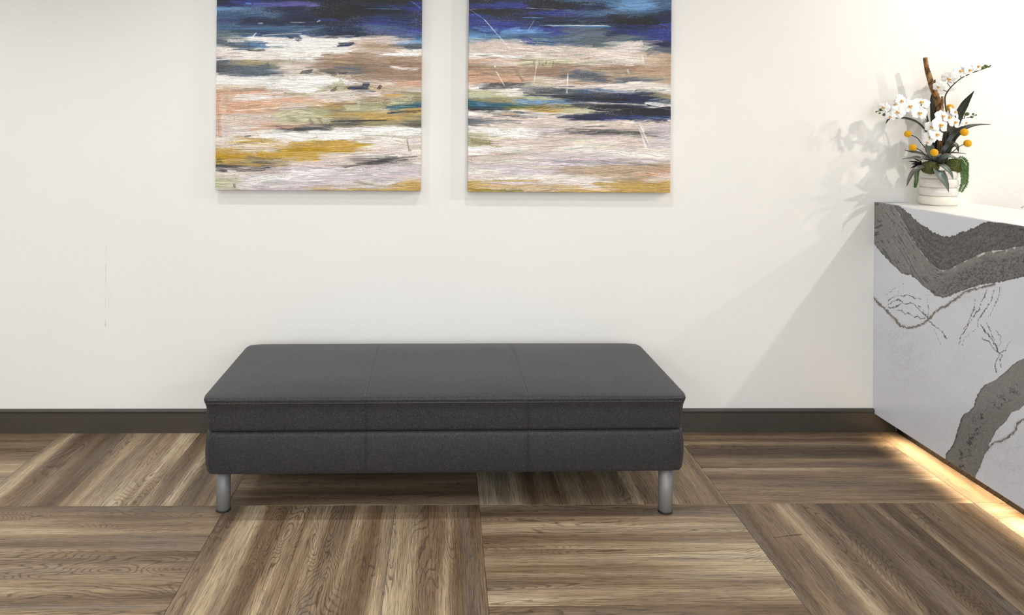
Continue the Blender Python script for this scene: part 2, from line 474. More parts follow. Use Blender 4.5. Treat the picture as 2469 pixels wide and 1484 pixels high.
def add_fill_panel(x, y, power):  # unseen square panels, added for soft overhead fill light
    t = tag(empty('fill_panel', (x, y, ZC)), 'flat square fill-light panel added to the unseen lobby ceiling', 'ceiling lamp', 'added fill-light panels over the lobby floor')
    bm = bmesh.new()
    for a in ((-.62, .62, -.62, -.59), (-.62, .62, .59, .62), (-.62, -.59, -.59, .59), (.59, .62, -.59, .59)): add_box(bm, *a, -.008, -.0005)
    new_obj('frame', bm_mesh('frame', bm), t, M['trim'])
    box('diffuser', -.589, .589, -.589, .589, -.004, -.0005, M['panel'], t)
    LAMP_N[0] += 1; ln = 'fill_panel_%d_offscreen' % LAMP_N[0]
    l = bpy.data.lights.new(ln, 'AREA'); l.shape = 'SQUARE'; l.size = 1.15; l.energy = power; l.color = NEU
    lo = bpy.data.objects.new(ln, l); COL.objects.link(lo); lo.parent = t; lo.location = (0, 0, -0.012)
for x, y, p in ((-2.7, -3.1, 24), (0.0, -3.1, 24), (-2.7, -5.4, 24), (0.0, -5.4, 24), (2.7, -5.4, 24)): add_fill_panel(x, y, p)
for dx in (1.25, 2.52, 3.85):
    downlight(XD+dx, -1.55, 88, WRM, 'round white recessed downlight over the reception desk', 'downlights over the reception desk', 168, 0.12)
downlight(3.05, -0.60, 22, WRM, 'round white recessed downlight over the staff side of the desk near the wall', None, 150, 0.3, size=0.14)
downlight(2.50, -0.34, 11, WRM, 'round white recessed downlight close to the wall above the orchid', None, 80, 1.0, (2.42, 0.05, 1.9), size=0.06)

# ------------------------------------------------------------------ paintings
PAL = dict(K=(14, 14, 22), N=(24, 33, 62), B=(38, 50, 126), V=(92, 90, 160), S=(64, 92, 126), C=(104, 150, 196), G=(88, 98, 108),
           W=(247, 243, 238), w=(228, 219, 210), P=(214, 199, 188), T=(182, 158, 134), U=(146, 120, 98), R=(206, 164, 136), O=(190, 156, 88),
           Y=(186, 144, 18), g=(152, 142, 106), k=(66, 66, 68), L=(204, 194, 196), E=(190, 188, 156), t=(36, 88, 110))
P1 = '''-190 C W C C W C
-120 C S C W C S
-60 S C S S C S
-20 N S N N S N
0 K N N K K K
12 N B V K N B
25 C S N K K B
40 S S N K N N
55 S N N N B N
70 S S S N S B
85 G S S N G S
95 G W W W P C
110 G S W W T G
125 w W W W P w
140 P w w T T T
155 G g P U U U
170 k G P G U U
185 w G w W T U
200 W w W W w R
215 P P W g T P
228 R R P w P g
240 R w R P T g
255 R R P O g t
270 R R E g E O
285 P P E g O g
300 P R R k g k
312 P w k w W W
325 P w W W w P
340 w O w O w w
352 P O O Y w P
365 O P Y O P w
378 Y O O P w P
390 O g P P k P
400 k k P P L L
415 P P L L L L
430 w L W L L P
445 E L L L L O
470 L L L O O O'''
P2 = '''-190 W C W C C C
-120 S C C W C S
-60 C S S C S N
-20 N S K S C S
0 K N K S C S
15 B B K N C S
30 K K B S S N
45 B N N N K N
60 B B N S K B
75 S C B G N B
90 C S S G G B
105 P P S G w N
120 P P P P w G
135 w P P P P T
150 T P E P P T
165 U T U T U T
180 R T U G T T
195 R R P T G T
205 w k P P w w
218 E w k S w w
230 E E E k N g
245 t g C N N G
255 t t g k N w
265 k w O w K N
275 w k w k N N
283 P P P N B S
295 G P P P P P
310 W P P P P L
320 P W L k k L
335 E P P P P L
350 E P P w P L
362 W w P w w w
375 w P L L w w
390 P P L L L L
400 L L P L T T
415 w L L T T R
430 P w w P T P
445 O P P w O O
475 O O O O O O'''
# accents: x0 y0 x1 y1 width colour opacity streak curve   (photo pixels)
A1 = '''610 16 765 12 11 V .9 .8 0
545 8 600 9 7 B .9 .5 0
590 12 604 14 4 C .9 .4 0
640 26 760 30 12 N .8 .9 2
750 28 985 26 14 K .8 .9 -3
760 50 815 50 6 B .9 .5 0
770 52 762 55 3 W .9 .2 0
700 57 735 57 2 W .7 .3 0
620 60 632 60 3 W .9 .2 0
900 42 1012 54 12 B .6 .9 2
880 22 960 22 3 C .8 .5 0
990 2 1014 20 3 C .7 .6 0
880 72 1010 80 14 V .5 .9 2
530 40 570 62 26 S .6 .9 0
524 27 560 26 5 C .9 .6 0
560 80 720 84 10 N .55 .9 0
620 90 720 84 2 W .8 .3 -1
605 95 616 83 3 W .9 .3 0
690 96 724 97 14 N .8 .9 0
640 105 710 104 20 W .9 .4 0
700 118 838 116 34 W .97 .25 0
640 128 700 132 10 W .9 .5 0
812 110 850 107 9 N .95 .6 0
592 126 638 125 5 k .95 .5 0
600 110 640 116 10 C .5 .8 0
860 98 955 96 14 P .8 .7 -4
520 116 600 112 8 G .6 .9 0
525 132 760 134 12 w .9 .7 0
525 148 760 142 8 W .8 .8 -2
840 128 960 122 16 T .7 .9 -5
905 135 1014 130 7 W .95 .5 -1
945 134 1014 132 6 W .95 .3 0
770 140 1000 150 22 U .65 1 -4
525 172 650 166 24 G .75 1 4
525 178 560 176 12 k .6 1 0
524 162 545 166 8 k .5 .9 0
948 163 1014 166 8 W .8 .9 2
760 168 990 178 26 U .75 1 10
690 178 750 174 10 P .8 .6 0
724 178 752 174 8 k .9 .6 0
780 175 835 178 7 k .8 .7 2
520 196 780 200 22 W .85 .6 0
700 200 800 196 24 W .95 .4 0
846 190 1014 184 18 U .7 1 6
900 206 1014 196 10 R .7 .9 4
800 210 830 206 20 E .9 .6 0
812 178 826 205 5 E .95 .3 0
798 222 812 214 8 k .85 .7 0
840 213 890 215 8 N .9 .6 0
872 206 890 206 12 N .9 .6 0
890 208 900 214 9 E .9 .5 0
912 210 918 214 12 k .95 .4 0
860 220 905 222 4 G .8 .5 0
640 212 760 216 16 W .9 .4 0
523 226 700 220 8 U .5 .9 -3
560 236 740 226 5 W .85 .6 -3
555 246 700 238 6 W .7 .7 -2
525 228 527 330 16 R .85 .8 0
536 235 538 300 10 P .7 .9 0
560 258 760 240 14 R .7 .9 -3
560 272 780 256 3 W .7 .7 -2
560 300 740 290 14 P .8 .6 0
600 317 730 306 6 R .9 .7 -2
735 240 830 232 6 P .8 .7 0
690 228 742 229 6 g .9 .5 0
720 236 744 230 5 E .9 .4 0
800 252 870 250 8 U .9 .8 0
668 292 800 288 26 E .9 .7 0
690 284 720 296 14 g .6 .9 0
745 288 756 300 8 U .85 .5 0
768 290 778 300 7 U .85 .5 0
830 262 866 260 14 E .95 .3 0
862 240 868 262 7 E .95 .3 0
870 252 920 250 8 E .9 .5 0
940 245 1000 243 18 E .9 .6 0
925 230 975 229 5 O .9 .5 0
930 262 1014 255 10 t .9 .7 0
940 270 1014 268 8 K .8 1 0
870 275 930 272 10 O .7 .9 0
780 283 900 276 10 O .8 .9 -2
810 294 930 291 3 K .95 .4 0
790 302 1014 300 12 g .6 1 0
690 316 800 312 7 k .7 1 -2
880 316 1014 312 6 W .95 .4 -1
930 314 1014 312 6 W .95 .3 0
600 328 840 332 14 W .9 .6 2
590 332 606 330 4 k .9 .5 0
760 330 850 334 12 W .95 .4 0
860 340 960 350 10 w .9 .7 0
540 352 700 350 10 w .8 .7 0
620 375 770 380 18 Y .85 .8 3
640 376 760 372 6 O .8 .8 0
700 352 858 350 14 O .85 .8 0
750 362 858 366 8 Y .85 .7 0
540 372 580 374 6 O .9 .5 0
526 396 700 398 10 O .8 .9 2
522 392 536 390 8 D .9 .5 0
530 415 640 412 7 k .8 .9 0
522 412 544 414 8 k .8 .7 0
548 415 570 416 5 W .9 .4 0
830 404 900 392 6 k .7 .9 0
890 394 1010 378 4 k .85 .7 -3
600 440 860 416 16 W .75 .9 -6
700 438 1010 404 14 L .8 .9 -5
522 440 580 440 34 E .6 .9 0
566 446 568 456 6 k .7 .8 0
860 440 960 452 7 g .7 .8 2
882 440 980 446 6 w .85 .6 2
940 452 1012 440 16 O .7 .9 2
850 458 1012 460 6 O .8 .6 0
982 334 988 362 2 k .9 .3 0
986 364 994 362 4 g .9 .3 0'''
A2 = '''1131 20 1280 18 9 B .8 .9 -2
1131 24 1170 22 2 W .6 .5 0
1265 10 1375 16 14 K .9 .6 0
1270 20 1378 24 2 W .5 .9 0
1160 30 1280 28 8 K .8 .8 0
1270 32 1340 32 8 B .95 .5 0
1260 42 1310 43 3 C .8 .5 0
1131 60 1210 70 24 B .6 .9 6
1140 70 1200 72 8 C .5 .9 3
1132 26 1168 50 2 C .9 .4 0
1165 48 1230 122 2 W .85 .3 0
1288 45 1272 72 2 L .6 .9 0
1320 62 1466 61 5 C .95 .6 0
1300 61 1460 60 2 W .9 .4 0
1250 90 1290 104 14 B .7 .8 0
1270 75 1290 78 8 C .7 .7 0
1460 8 1560 14 16 C .7 .9 0
1440 28 1500 30 10 S .7 .9 0
1380 55 1480 54 8 K .8 .8 0
1522 44 1590 52 16 K .95 .6 0
1470 62 1618 82 22 B .7 .9 3
1575 70 1618 90 20 B .7 .9 0
1131 96 1260 100 8 w .5 1 0
1340 98 1500 92 12 G .8 1 0
1280 110 1420 114 14 P .6 .9 0
1140 132 1260 138 8 W .9 .6 2
1150 136 1190 134 3 k .6 .8 0
1140 147 1200 140 3 U .8 .6 0
1131 150 1260 148 8 R .5 .9 -2
1240 154 1330 156 12 E .8 .6 0
1258 145 1345 143 3 U .8 .6 2
1286 148 1286 160 3 U .85 .3 0
1298 149 1299 160 3 U .85 .3 0
1304 155 1310 160 5 U .85 .3 0
1316 147 1313 159 3 U .85 .3 0
1334 148 1330 161 4 U .85 .3 0
1394 142 1424 138 2 U .8 .4 2
1440 138 1550 144 14 w .7 .9 0
1510 110 1550 104 22 w .7 1 0
1558 130 1600 120 14 G .7 1 -8
1548 130 1552 152 3 W .8 .5 0
1512 165 1516 176 5 W .8 .6 0
1600 160 1612 190 22 T .6 1 0
1131 166 1240 164 6 U .8 .9 0
1131 168 1240 166 2 W .7 .6 0
1131 182 1245 176 24 U .75 .9 -4
1131 198 1258 192 20 R .75 .9 -6
1240 168 1262 200 6 U .85 .5 0
1194 172 1228 230 2 W .95 .3 0
1294 142 1286 204 2 W .9 .4 0
1368 172 1366 222 3 W .9 .4 0
1190 159 1193 163 4 W .9 .3 0
1260 176 1380 172 16 U .75 .9 0
1390 182 1470 190 16 k .7 1 2
1400 192 1460 194 10 S .5 1 0
1132 216 1152 213 6 W .9 .4 0
1160 215 1260 209 7 k .8 .9 0
1131 224 1230 228 12 E .85 .7 0
1200 226 1262 228 12 W .8 .7 0
1230 232 1262 226 9 w .95 .4 -2
1260 204 1330 206 16 E .6 1 -3
1268 228 1440 234 9 N .9 .8 0
1330 232 1520 240 7 K .85 .9 2
1131 243 1240 246 6 O .5 .8 0
1150 252 1172 255 6 C .8 .5 0
1240 244 1308 250 12 C .75 .7 0
1131 256 1150 260 10 t .95 .4 0
1131 264 1230 262 10 K .75 .8 0
1150 260 1260 258 10 t .7 .8 0
1210 262 1320 258 9 D .8 .8 0
1131 274 1260 276 7 w .6 1 0
1205 276 1244 276 8 T .9 .6 0
1260 274 1380 276 8 w .6 1 0
1180 280 1290 284 4 N .8 1 0
1350 268 1445 266 12 E .9 .7 0
1416 260 1445 265 5 K .95 .4 0
1430 262 1618 272 20 K .85 .8 0
1350 282 1440 280 9 N .9 .7 0
1440 276 1618 290 12 N .75 .9 0
1560 247 1605 252 9 W .85 .8 0
1380 246 1560 252 5 w .7 1 0
1131 300 1260 296 8 G .7 .9 -3
1131 304 1180 304 7 U .6 .9 0
1131 315 1200 314 7 W .95 .4 0
1220 322 1300 326 18 W .8 .6 2
1370 322 1548 318 6 k .65 1 -2
1300 322 1370 322 4 k .6 1 0
1545 305 1562 352 12 W .8 .5 0
1560 310 1618 318 26 L .7 .7 0
1540 300 1566 356 2 k .6 .5 0
1131 344 1185 346 14 g .95 .3 0
1180 352 1210 356 5 g .9 .4 0
1131 360 1240 364 9 W .85 .7 0
1131 374 1165 373 7 W .9 .5 0
1440 362 1600 376 10 W .7 .9 3
1131 380 1300 372 4 U .5 .9 -2
1131 392 1400 376 12 P .5 .9 -6
1330 390 1600 398 6 G .5 1 -2
1360 408 1610 404 14 T .85 .8 0
1360 416 1560 420 12 T .7 .9 0
1530 420 1614 424 4 R .9 .6 0
1380 434 1470 446 14 W .6 .9 -4
1131 440 1300 436 5 O .8 .8 0
1131 452 1400 454 12 O .75 .8 0
1430 444 1616 456 8 O .9 .8 -2
1131 460 1260 462 5 D .8 .6 0
1400 462 1616 464 5 O .9 .6 0'''
PAL['D'] = (112, 104, 30)
NP = {k: np.array(v, float) for k, v in PAL.items()}

def stroke(cv, ox, oy, x0, y0, x1, y1, w, col, a=0.9, streak=0.6, curve=0.0, seed=0):
    h, wd_, _ = cv.shape
    x0 -= ox; x1 -= ox; y0 -= oy; y1 -= oy
    L = math.hypot(x1-x0, y1-y0)+1e-6; pad = w/2+abs(curve)+3
    bx0 = int(max(0, min(x0, x1)-pad)); bx1 = int(min(wd_, max(x0, x1)+pad+1))
    by0 = int(max(0, min(y0, y1)-pad)); by1 = int(min(h, max(y0, y1)+pad+1))
    if bx1 <= bx0 or by1 <= by0: return
    X, Y = np.meshgrid(np.arange(bx0, bx1)+0.5, np.arange(by0, by1)+0.5)
    ux, uy = (x1-x0)/L, (y1-y0)/L
    t = ((X-x0)*ux+(Y-y0)*uy); s = -(X-x0)*uy+(Y-y0)*ux
    tn = t/L
    s = s-curve*4*np.clip(tn, 0, 1)*(1-np.clip(tn, 0, 1))
    edge = (fbm(t*0.06, s*0.25, seed+1, 3)-0.5)*min(w*0.5, 7)
    b = vnoise(t*0.014+seed, s*0.9, seed+2)*0.6+vnoise(t*0.05, s*1.7, seed+3)*0.4
    endj = (vnoise(s*0.6, s*0+seed, seed+4)-0.5)*min(L*0.35, 26)
    m = 1-sstep(w/2-1.0, w/2+0.8, np.abs(s)+edge)
    m *= sstep(-1.5, 1.5, t-endj)*(1-sstep(-1.5, 1.5, t-L-endj*0.8))
    al = a*m*np.clip(1-streak*np.clip((b-0.42)*3.2, 0, 1), 0, 1)
    c = np.array(col)[None, None, :]*(1+(vnoise(t*0.03, s*1.1, seed+5)-0.5)*0.22)[..., None]
    reg = cv[by0:by1, bx0:bx1]
    cv[by0:by1, bx0:bx1] = reg*(1-al[..., None])+c*al[..., None]

def paint(layout, accents, px0, px1, ptop, pbot, seed):
    w = int(px1-px0); h = int(pbot-ptop)
    rows = [r.split() for r in layout.strip().split('\n')]
    yk = np.array([float(r[0]) for r in rows]); G = np.array([[NP[c] for c in r[1:]] for r in rows])
    X, Y = np.meshgrid(np.arange(w)+0.5, np.arange(h)+0.5)
    yy = Y+ptop
    warp = (fbm(X*0.012, Y*0.05, seed, 4)-0.5)*17+(fbm(X*0.05, Y*0.25, seed+9, 3)-0.5)*7
    wx = (fbm(X*0.02, Y*0.12, seed+4, 3)-0.5)*90
    yq = np.clip(yy+warp, yk[0], yk[-1]); xq = np.clip((X+wx)/w, 0, 1)*5
    fi = np.interp(yq, yk, np.arange(len(yk))); i0 = np.clip(fi.astype(int), 0, len(yk)-2); fy = sstep(0.25, 0.75, fi-i0)
    j0 = np.clip(xq.astype(int), 0, 4); fx = sstep(0.15, 0.85, xq-j0)
    cv = ((G[i0, j0].T*(1-fx.T)+G[i0, j0+1].T*fx.T).T)*(1-fy)[..., None]+((G[i0+1, j0].T*(1-fx.T)+G[i0+1, j0+1].T*fx.T).T)*fy[..., None]
    base = cv.copy(); rg = np.random.default_rng(seed)
    # loose brushwork picked up from the underpainting
    for i in range(1500):
        x = rg.uniform(-20, w); y = rg.uniform(0, h); L = rg.uniform(14, 110); wdt = rg.uniform(1.5, 7)
        sx = int(np.clip(x+L/2, 0, w-1)); sy = int(np.clip(y+rg.normal(0, 4), 0, h-1))
        c = base[sy, sx]*rg.uniform(0.82, 1.14)+rg.normal(0, 5, 3)
        ang = rg.normal(-0.02, 0.05)
        stroke(cv, 0, 0, x, y, x+L, y+L*ang, wdt, np.clip(c, 5, 252), rg.uniform(0.4, 0.85), 0.9, rg.normal(0, 1.2), seed+i % 50)
    for i, ln in enumerate(accents.strip().split('\n')):
        a = ln.split()
        stroke(cv, px0, ptop, *[float(v) for v in a[:5]], NP[a[5]], float(a[6]), float(a[7]), float(a[8]), seed+i)
    # thin bristle marks, dry-brush specks and drag marks on top
    base = cv.copy()
    for i in range(900):
        x = rg.uniform(-10, w); y = rg.uniform(0, h); L = rg.uniform(8, 60)
        sx = int(np.clip(x+L/2, 0, w-1)); sy = int(np.clip(y+rg.normal(0, 4), 0, h-1))
        c = base[sy, sx]*rg.uniform(0.72, 1.22)
        stroke(cv, 0, 0, x, y, x+L, y+L*rg.normal(-0.02, 0.05), rg.uniform(0.9, 2.2), np.clip(c, 5, 252), rg.uniform(0.4, 0.8), 0.6, rg.normal(0, 1), seed+i % 50)
    lum = cv.mean(axis=2)
    wv = rg.random((h, w)); wv = (wv+np.roll(wv, 1, 1))*0.5
    patch = fbm(X*0.02, Y*0.06, seed+33, 3)
    k = sstep(0.80, 0.95, wv+(patch-0.5)*0.9)*np.where(lum < 130, 0.30, 0.0)
    cv = cv*(1-k[..., None])+np.array((190, 194, 200))*k[..., None]
    k = sstep(0.86, 0.98, np.roll(wv, 37, 0)+(fbm(X*0.02, Y*0.06, seed+43, 3)-0.55)*0.9)*np.where(lum > 140, 0.30, 0)
    cv = cv*(1-k[..., None])+np.array((92, 86, 84))*k[..., None]
    Yw = Y+(fbm(X*0.011, Y*0.02, seed+61, 3)-0.5)*26; X0, Y0 = X, Y; Y = Yw
    st = (vnoise(X*0.016, Y*0.9, seed+51)-0.5)*0.34+(vnoise(X*0.05, Y*1.7, seed+53)-0.5)*0.30+(vnoise(X*0.15, Y*1.9, seed+57)-0.5)*0.16
    amp = 0.25+0.75*fbm(X*0.012, Y*0.04, seed+55, 2)
    dark = np.clip(1-lum/150, 0, 1)
    cv = cv*(1+st*amp*(1+1.3*dark))[..., None]
    cv += (rg.random((h, w))-0.5)[..., None]*(14+10*dark)[..., None]
    return np.clip(cv, 4, 252)

PT = 0.036
def painting(name, pxl, pxr, pbot, layout, accents, seed, label):
    yp = -PT-0.002
    a = on_y(pxl, 240, yp); b = on_y(pxr, 240, yp); c = on_y((pxl+pxr)/2, pbot, yp)
    ptop = -190
    cv = paint(layout, accents, math.floor(pxl)-1, math.ceil(pxr)+1, ptop, math.ceil(pbot)+1, seed)
    h, w, _ = cv.shape
    rows = np.concatenate([np.arange(0, 184, 4), np.arange(184, h)]); nr = len(rows)
    sc = (pbot-ptop)/h
    wid = b.x-a.x; hei = (pbot-ptop)/F*(CAM_D+yp)
    xs = np.linspace(-wid/2, wid/2, w); zs = hei*(1-rows/(h-1))
    V = np.zeros((nr, w, 3)); V[..., 0] = xs[None, :]; V[..., 1] = -PT; V[..., 2] = zs[:, None]
    lum = cv[rows].mean(axis=2)
    rel = (vnoise(np.arange(w)[None, :]*0.08, rows[:, None]*1.0, seed+3)-0.5)*0.0010
    rel = rel+(lum-(np.roll(lum, 2, 0)+np.roll(lum, -2, 0))/2)*1.4e-5
    V[3:-3, 3:-3, 1] -= rel[3:-3, 3:-3]
    C = srgb_np(cv[rows])
    verts = V.reshape(-1, 3); cols = C.reshape(-1, 3)
    idx = np.arange(nr*w).reshape(nr, w)
    quads = np.stack([idx[1:, :-1], idx[1:, 1:], idx[:-1, 1:], idx[:-1, :-1]], -1).reshape(-1, 4)
    # wrapped sides: the rim again at the wall side
    rim = np.concatenate([idx[0, :-1], idx[:-1, -1], idx[-1, :0:-1], idx[:0:-1, 0]])
    back = verts[rim].copy(); back[:, 1] = 0.0
    nb = len(rim); bi = np.arange(nb)+len(verts)
    side = np.stack([rim, np.roll(rim, -1), np.roll(bi, -1), bi], -1)
    verts = np.concatenate([verts, back]); cols = np.concatenate([cols, cols[rim]])
    m = bpy.data.meshes.new(name)
    faces = np.concatenate([quads, side])
    nf = len(faces)
    m.vertices.add(len(verts)); m.vertices.foreach_set('co', verts.astype(np.float32).ravel())
    m.loops.add(nf*4); m.loops.foreach_set('vertex_index', faces.astype(np.int32).ravel())
    m.polygons.add(nf); m.polygons.foreach_set('loop_start', np.arange(0, nf*4, 4, dtype=np.int32))
    m.update(calc_edges=True); m.validate()
    at = m.color_attributes.new('Col', 'FLOAT_COLOR', 'POINT')
    at.data.foreach_set('color', np.concatenate([cols, np.ones((len(cols), 1))], 1).astype(np.float32).ravel())
    o = new_obj(name, m, None, M['canvas'])
    o.location = ((a.x+b.x)/2, -0.002, c.z)
    return tag(o, label, 'painting', 'abstract seascape canvases on the back wall')
painting('canvas_painting', 521, 1015.5, 459.5, P1, A1, 3, 'abstract seascape canvas with mustard strokes low down and peach brushwork at its left edge')
painting('canvas_painting', 1129.5, 1617.5, 464.0, P2, A2, 8, 'abstract seascape canvas with a dark navy band across the middle and brown drips')

# ------------------------------------------------------------------ upholstered bench
def rbox(X, Y, Z, r):
    """rounded box surface from coordinate arrays"""
    ids = {}; vs = []
    nx, ny, nz = len(X)-1, len(Y)-1, len(Z)-1
    def vid(i, j, k):
        if (i, j, k) not in ids: ids[(i, j, k)] = len(vs); vs.append((X[i], Y[j], Z[k]))
        return ids[(i, j, k)]
    fs = []
    for i in range(nx):
        for j in range(ny):
            fs.append((vid(i, j, nz), vid(i+1, j, nz), vid(i+1, j+1, nz), vid(i, j+1, nz)))
            fs.append((vid(i, j, 0), vid(i, j+1, 0), vid(i+1, j+1, 0), vid(i+1, j, 0)))
        for k in range(nz):
            fs.append((vid(i, 0, k), vid(i+1, 0, k), vid(i+1, 0, k+1), vid(i, 0, k+1)))
            fs.append((vid(i, ny, k), vid(i, ny, k+1), vid(i+1, ny, k+1), vid(i+1, ny, k)))
    for j in range(ny):
        for k in range(nz):
            fs.append((vid(0, j, k), vid(0, j, k+1), vid(0, j+1, k+1), vid(0, j+1, k)))
            fs.append((vid(nx, j, k), vid(nx, j+1, k), vid(nx, j+1, k+1), vid(nx, j, k+1)))
    v = np.array(vs); lo = np.array((X[0], Y[0], Z[0])); hi = np.array((X[-1], Y[-1], Z[-1]))
    inner = np.clip(v, lo+r, hi-r); d = v-inner; n = np.linalg.norm(d, axis=1, keepdims=True)
    v = np.where(n > 1e-9, inner+d/np.maximum(n, 1e-9)*r, v)
    return v, fs
def coords(a, b, r, n, extra=()):
    e = [0, .25, .5, .75, 1.0]
    c = [a+r*x for x in e]+[b-r*x for x in e]+list(np.linspace(a+r, b-r, n))+list(extra)
    return np.array(sorted(set(round(float(x), 5) for x in c)))

BY_F = on_z(1075, 1256).y                 # front plane of the bench (its floor line)
zf = CAM_D+BY_F
pl = on_y(484, 1000, BY_F); pr = on_y(1659, 1004, BY_F)
BW = pr.x-pl.x; BCX = (pl.x+pr.x)/2
Z_bot = on_y(1072, 1146, BY_F).z; Z_seam = on_y(1072, 1041.5, BY_F).z; Z_top = on_y(1072, 962.0, BY_F).z
BD = 0.69
bench = tag(empty('upholstered_bench', (BCX, BY_F+BD/2, 0)), 'long charcoal upholstered bench on four short metal legs against the wall', 'bench')
bench.rotation_euler = (0, 0, math.radians(0.75))
seams = (-BW/6, BW/6)
ex = []
for s in seams: ex += [s-0.008, s-0.005, s-0.0025, s-0.001, s, s+0.001, s+0.0025, s+0.005, s+0.008]
def groove(v, axis_x):
    return sum(np.exp(-((v[:, 0]-s)/0.0022)**2) for s in seams)
def bench_block(name, z0, z1, w, d, r, top_dome, side_bulge, flare, seed):
    zr = coords(z0, z1, r, 9, ([z1-0.006, z1-0.009, z1-0.0115, z1-0.014, z1-0.018] if flare else []))
    v, fs = rbox(coords(-w/2, w/2, r, 46, ex), coords(-d/2, d/2, r, 24), zr, r)
    hx, hy = w/2, d/2
    u = v[:, 0]/hx; q = v[:, 1]/hy; tz = (v[:, 2]-z0)/(z1-z0)
    x, y, z = v[:, 0].copy(), v[:, 1].copy(), v[:, 2].copy()
    up = sstep(0.80, 1.0, tz)
    puff = (1-np.abs(u)**5)*(1-np.abs(q)**4)
    pan = 0.75+0.25*np.abs(np.cos(np.pi*1.5*(u+1)/1.0))   # slight pillow per panel
    z += up*top_dome*np.clip(puff, 0, 1)*pan
    z += up*(fbm(x*3.2, y*3.2, seed, 3)-0.5)*0.008*np.clip(puff*2, 0, 1)
    bul = side_bulge*(1-(2*tz-1)**2)
    fl = flare*sstep(0.55, 1.0, tz)**1.5
    y += np.where(np.abs(q) > 0.9, np.sign(q)*(bul*(1-0.3*u**4)+fl), 0)
    x += np.where(np.abs(u) > 0.97, np.sign(u)*(bul+fl), 0)
    cr = np.clip((np.abs(u)-0.97)/0.03, 0, 1)*np.clip((np.abs(q)-0.92)/0.08, 0, 1)   # softened plan corners
    x -= np.sign(u)*cr*0.012; y -= np.sign(q)*cr*0.012; z -= up*cr*0.006
    g = groove(v, 0)*0.0022
    frontish = (np.abs(q) > 0.95)
    y -= np.where(frontish, np.sign(q)*g, 0)
    z -= np.where((tz > 0.97) & ~frontish, g, 0)
    if flare:                                # sewn edge just below the top: a shallow groove all round
        e = np.exp(-((v[:, 2]-(z1-0.0115))/0.0022)**2)*0.0016
        y -= np.where(frontish, np.sign(q)*e, 0); x -= np.where(np.abs(u) > 0.985, np.sign(u)*e, 0)
    m = mesh_from(name, np.stack([x, y, z], 1), fs, True)
    return new_obj(name, m, bench, M['fabric'])
cush = bench_block('seat_cushion', Z_seam+0.0005, Z_top+0.004, BW-0.016, BD-0.012, 0.012, 0.016, 0.002, 0.011, 4)
basec = bench_block('base_cushion', Z_bot, Z_seam-0.001, BW-0.020, BD-0.016, 0.015, 0.0, 0.007, 0.0, 9)
# stitching: short thread dashes along the seams
def stitches(name, lines, mat, parent):
    bm = bmesh.new()
    for (p, q, nrm) in lines:
        p = Vector(p); q = Vector(q); L = (q-p).length; t = (q-p)/L; n = int(L/0.0065); sd = t.cross(Vector(nrm)).normalized()
        for i in range(n):
            a = p+t*(i*0.0065+0.001); b = p+t*(i*0.0065+0.0055)
            c = [a-sd*0.0006, b-sd*0.0006, b+sd*0.0006, a+sd*0.0006]
            nn = Vector(nrm)
            lo = [bm.verts.new(x) for x in c]; hi = [bm.verts.new(x+nn*0.0009) for x in c]
            bm.faces.new(hi)
            for k in range(4): bm.faces.new((lo[k], lo[(k+1) % 4], hi[(k+1) % 4], hi[k]))
    return tag(new_obj(name, bm_mesh(name, bm), parent, mat), kind='stuff')
fy = -(BD-0.012)/2
zt = Z_top+0.004
def front_y(z):                            # front face of the seat cushion at height z
    t = np.clip((z-Z_seam)/(zt-Z_seam), 0, 1)
    return fy-0.002*(1-(2*t-1)**2)-0.011*float(sstep(0.55, 1.0, t))**1.5
ln_ = [((-BW/2+0.022, front_y(zt-.006)+.0035, zt-0.0050), (BW/2-0.022, front_y(zt-.006)+.0035, zt-0.0050), (0, -.9, .42)),
       ((-BW/2+0.022, front_y(zt-.0165)-.0004, zt-0.0165), (BW/2-0.022, front_y(zt-.0165)-.0004, zt-0.0165), (0, -1, 0))]
stitches('edge_stitching', ln_, M['thread'], cush)
dg = bpy.context.evaluated_depsgraph_get()
def top_z(x, y):
    ok, loc, _, _ = cush.ray_cast(Vector((x, y, 1.0)), Vector((0, 0, -1)))
    return loc.z if ok else zt
ln_ = []; lt_ = []
for s in seams:
    for off in (-0.0055, 0.0055):
        zz = np.linspace(zt-0.020, Z_seam+0.013, 7)
        for a, b in zip(zz[:-1], zz[1:]): ln_.append(((s+off, front_y(a)-.0003, a), (s+off, front_y(b)-.0003, b), (0, -1, 0)))
        yy_ = np.linspace(fy+0.004, -fy-0.01, 22)
        for a, b in zip(yy_[:-1], yy_[1:]): lt_.append(((s+off, a, top_z(s+off, a)), (s+off, b, top_z(s+off, b)), (0, 0, 1)))
stitches('seam_stitching', ln_, M['threadd'], cush)
stitches('seam_stitching', lt_, M['thread'], cush)
ln_ = []
fyb = -(BD-0.016)/2
for s in seams:
    for off in (-0.0055, 0.0055):
        for k in range(8):                   # follow the bulge of the lower block
            za = Z_bot+0.018+(Z_seam-Z_bot-0.036)*k/8; zb = Z_bot+0.018+(Z_seam-Z_bot-0.036)*(k+1)/8
            yy_ = [fyb-0.007*(1-(2*(z_-Z_bot)/(Z_seam-Z_bot)-1)**2)-0.0003 for z_ in (za, zb)]
            ln_.append(((s+off, yy_[0], za), (s+off, yy_[1], zb), (0, -1, 0)))
stitches('seam_stitching', ln_, M['threadd'], basec)
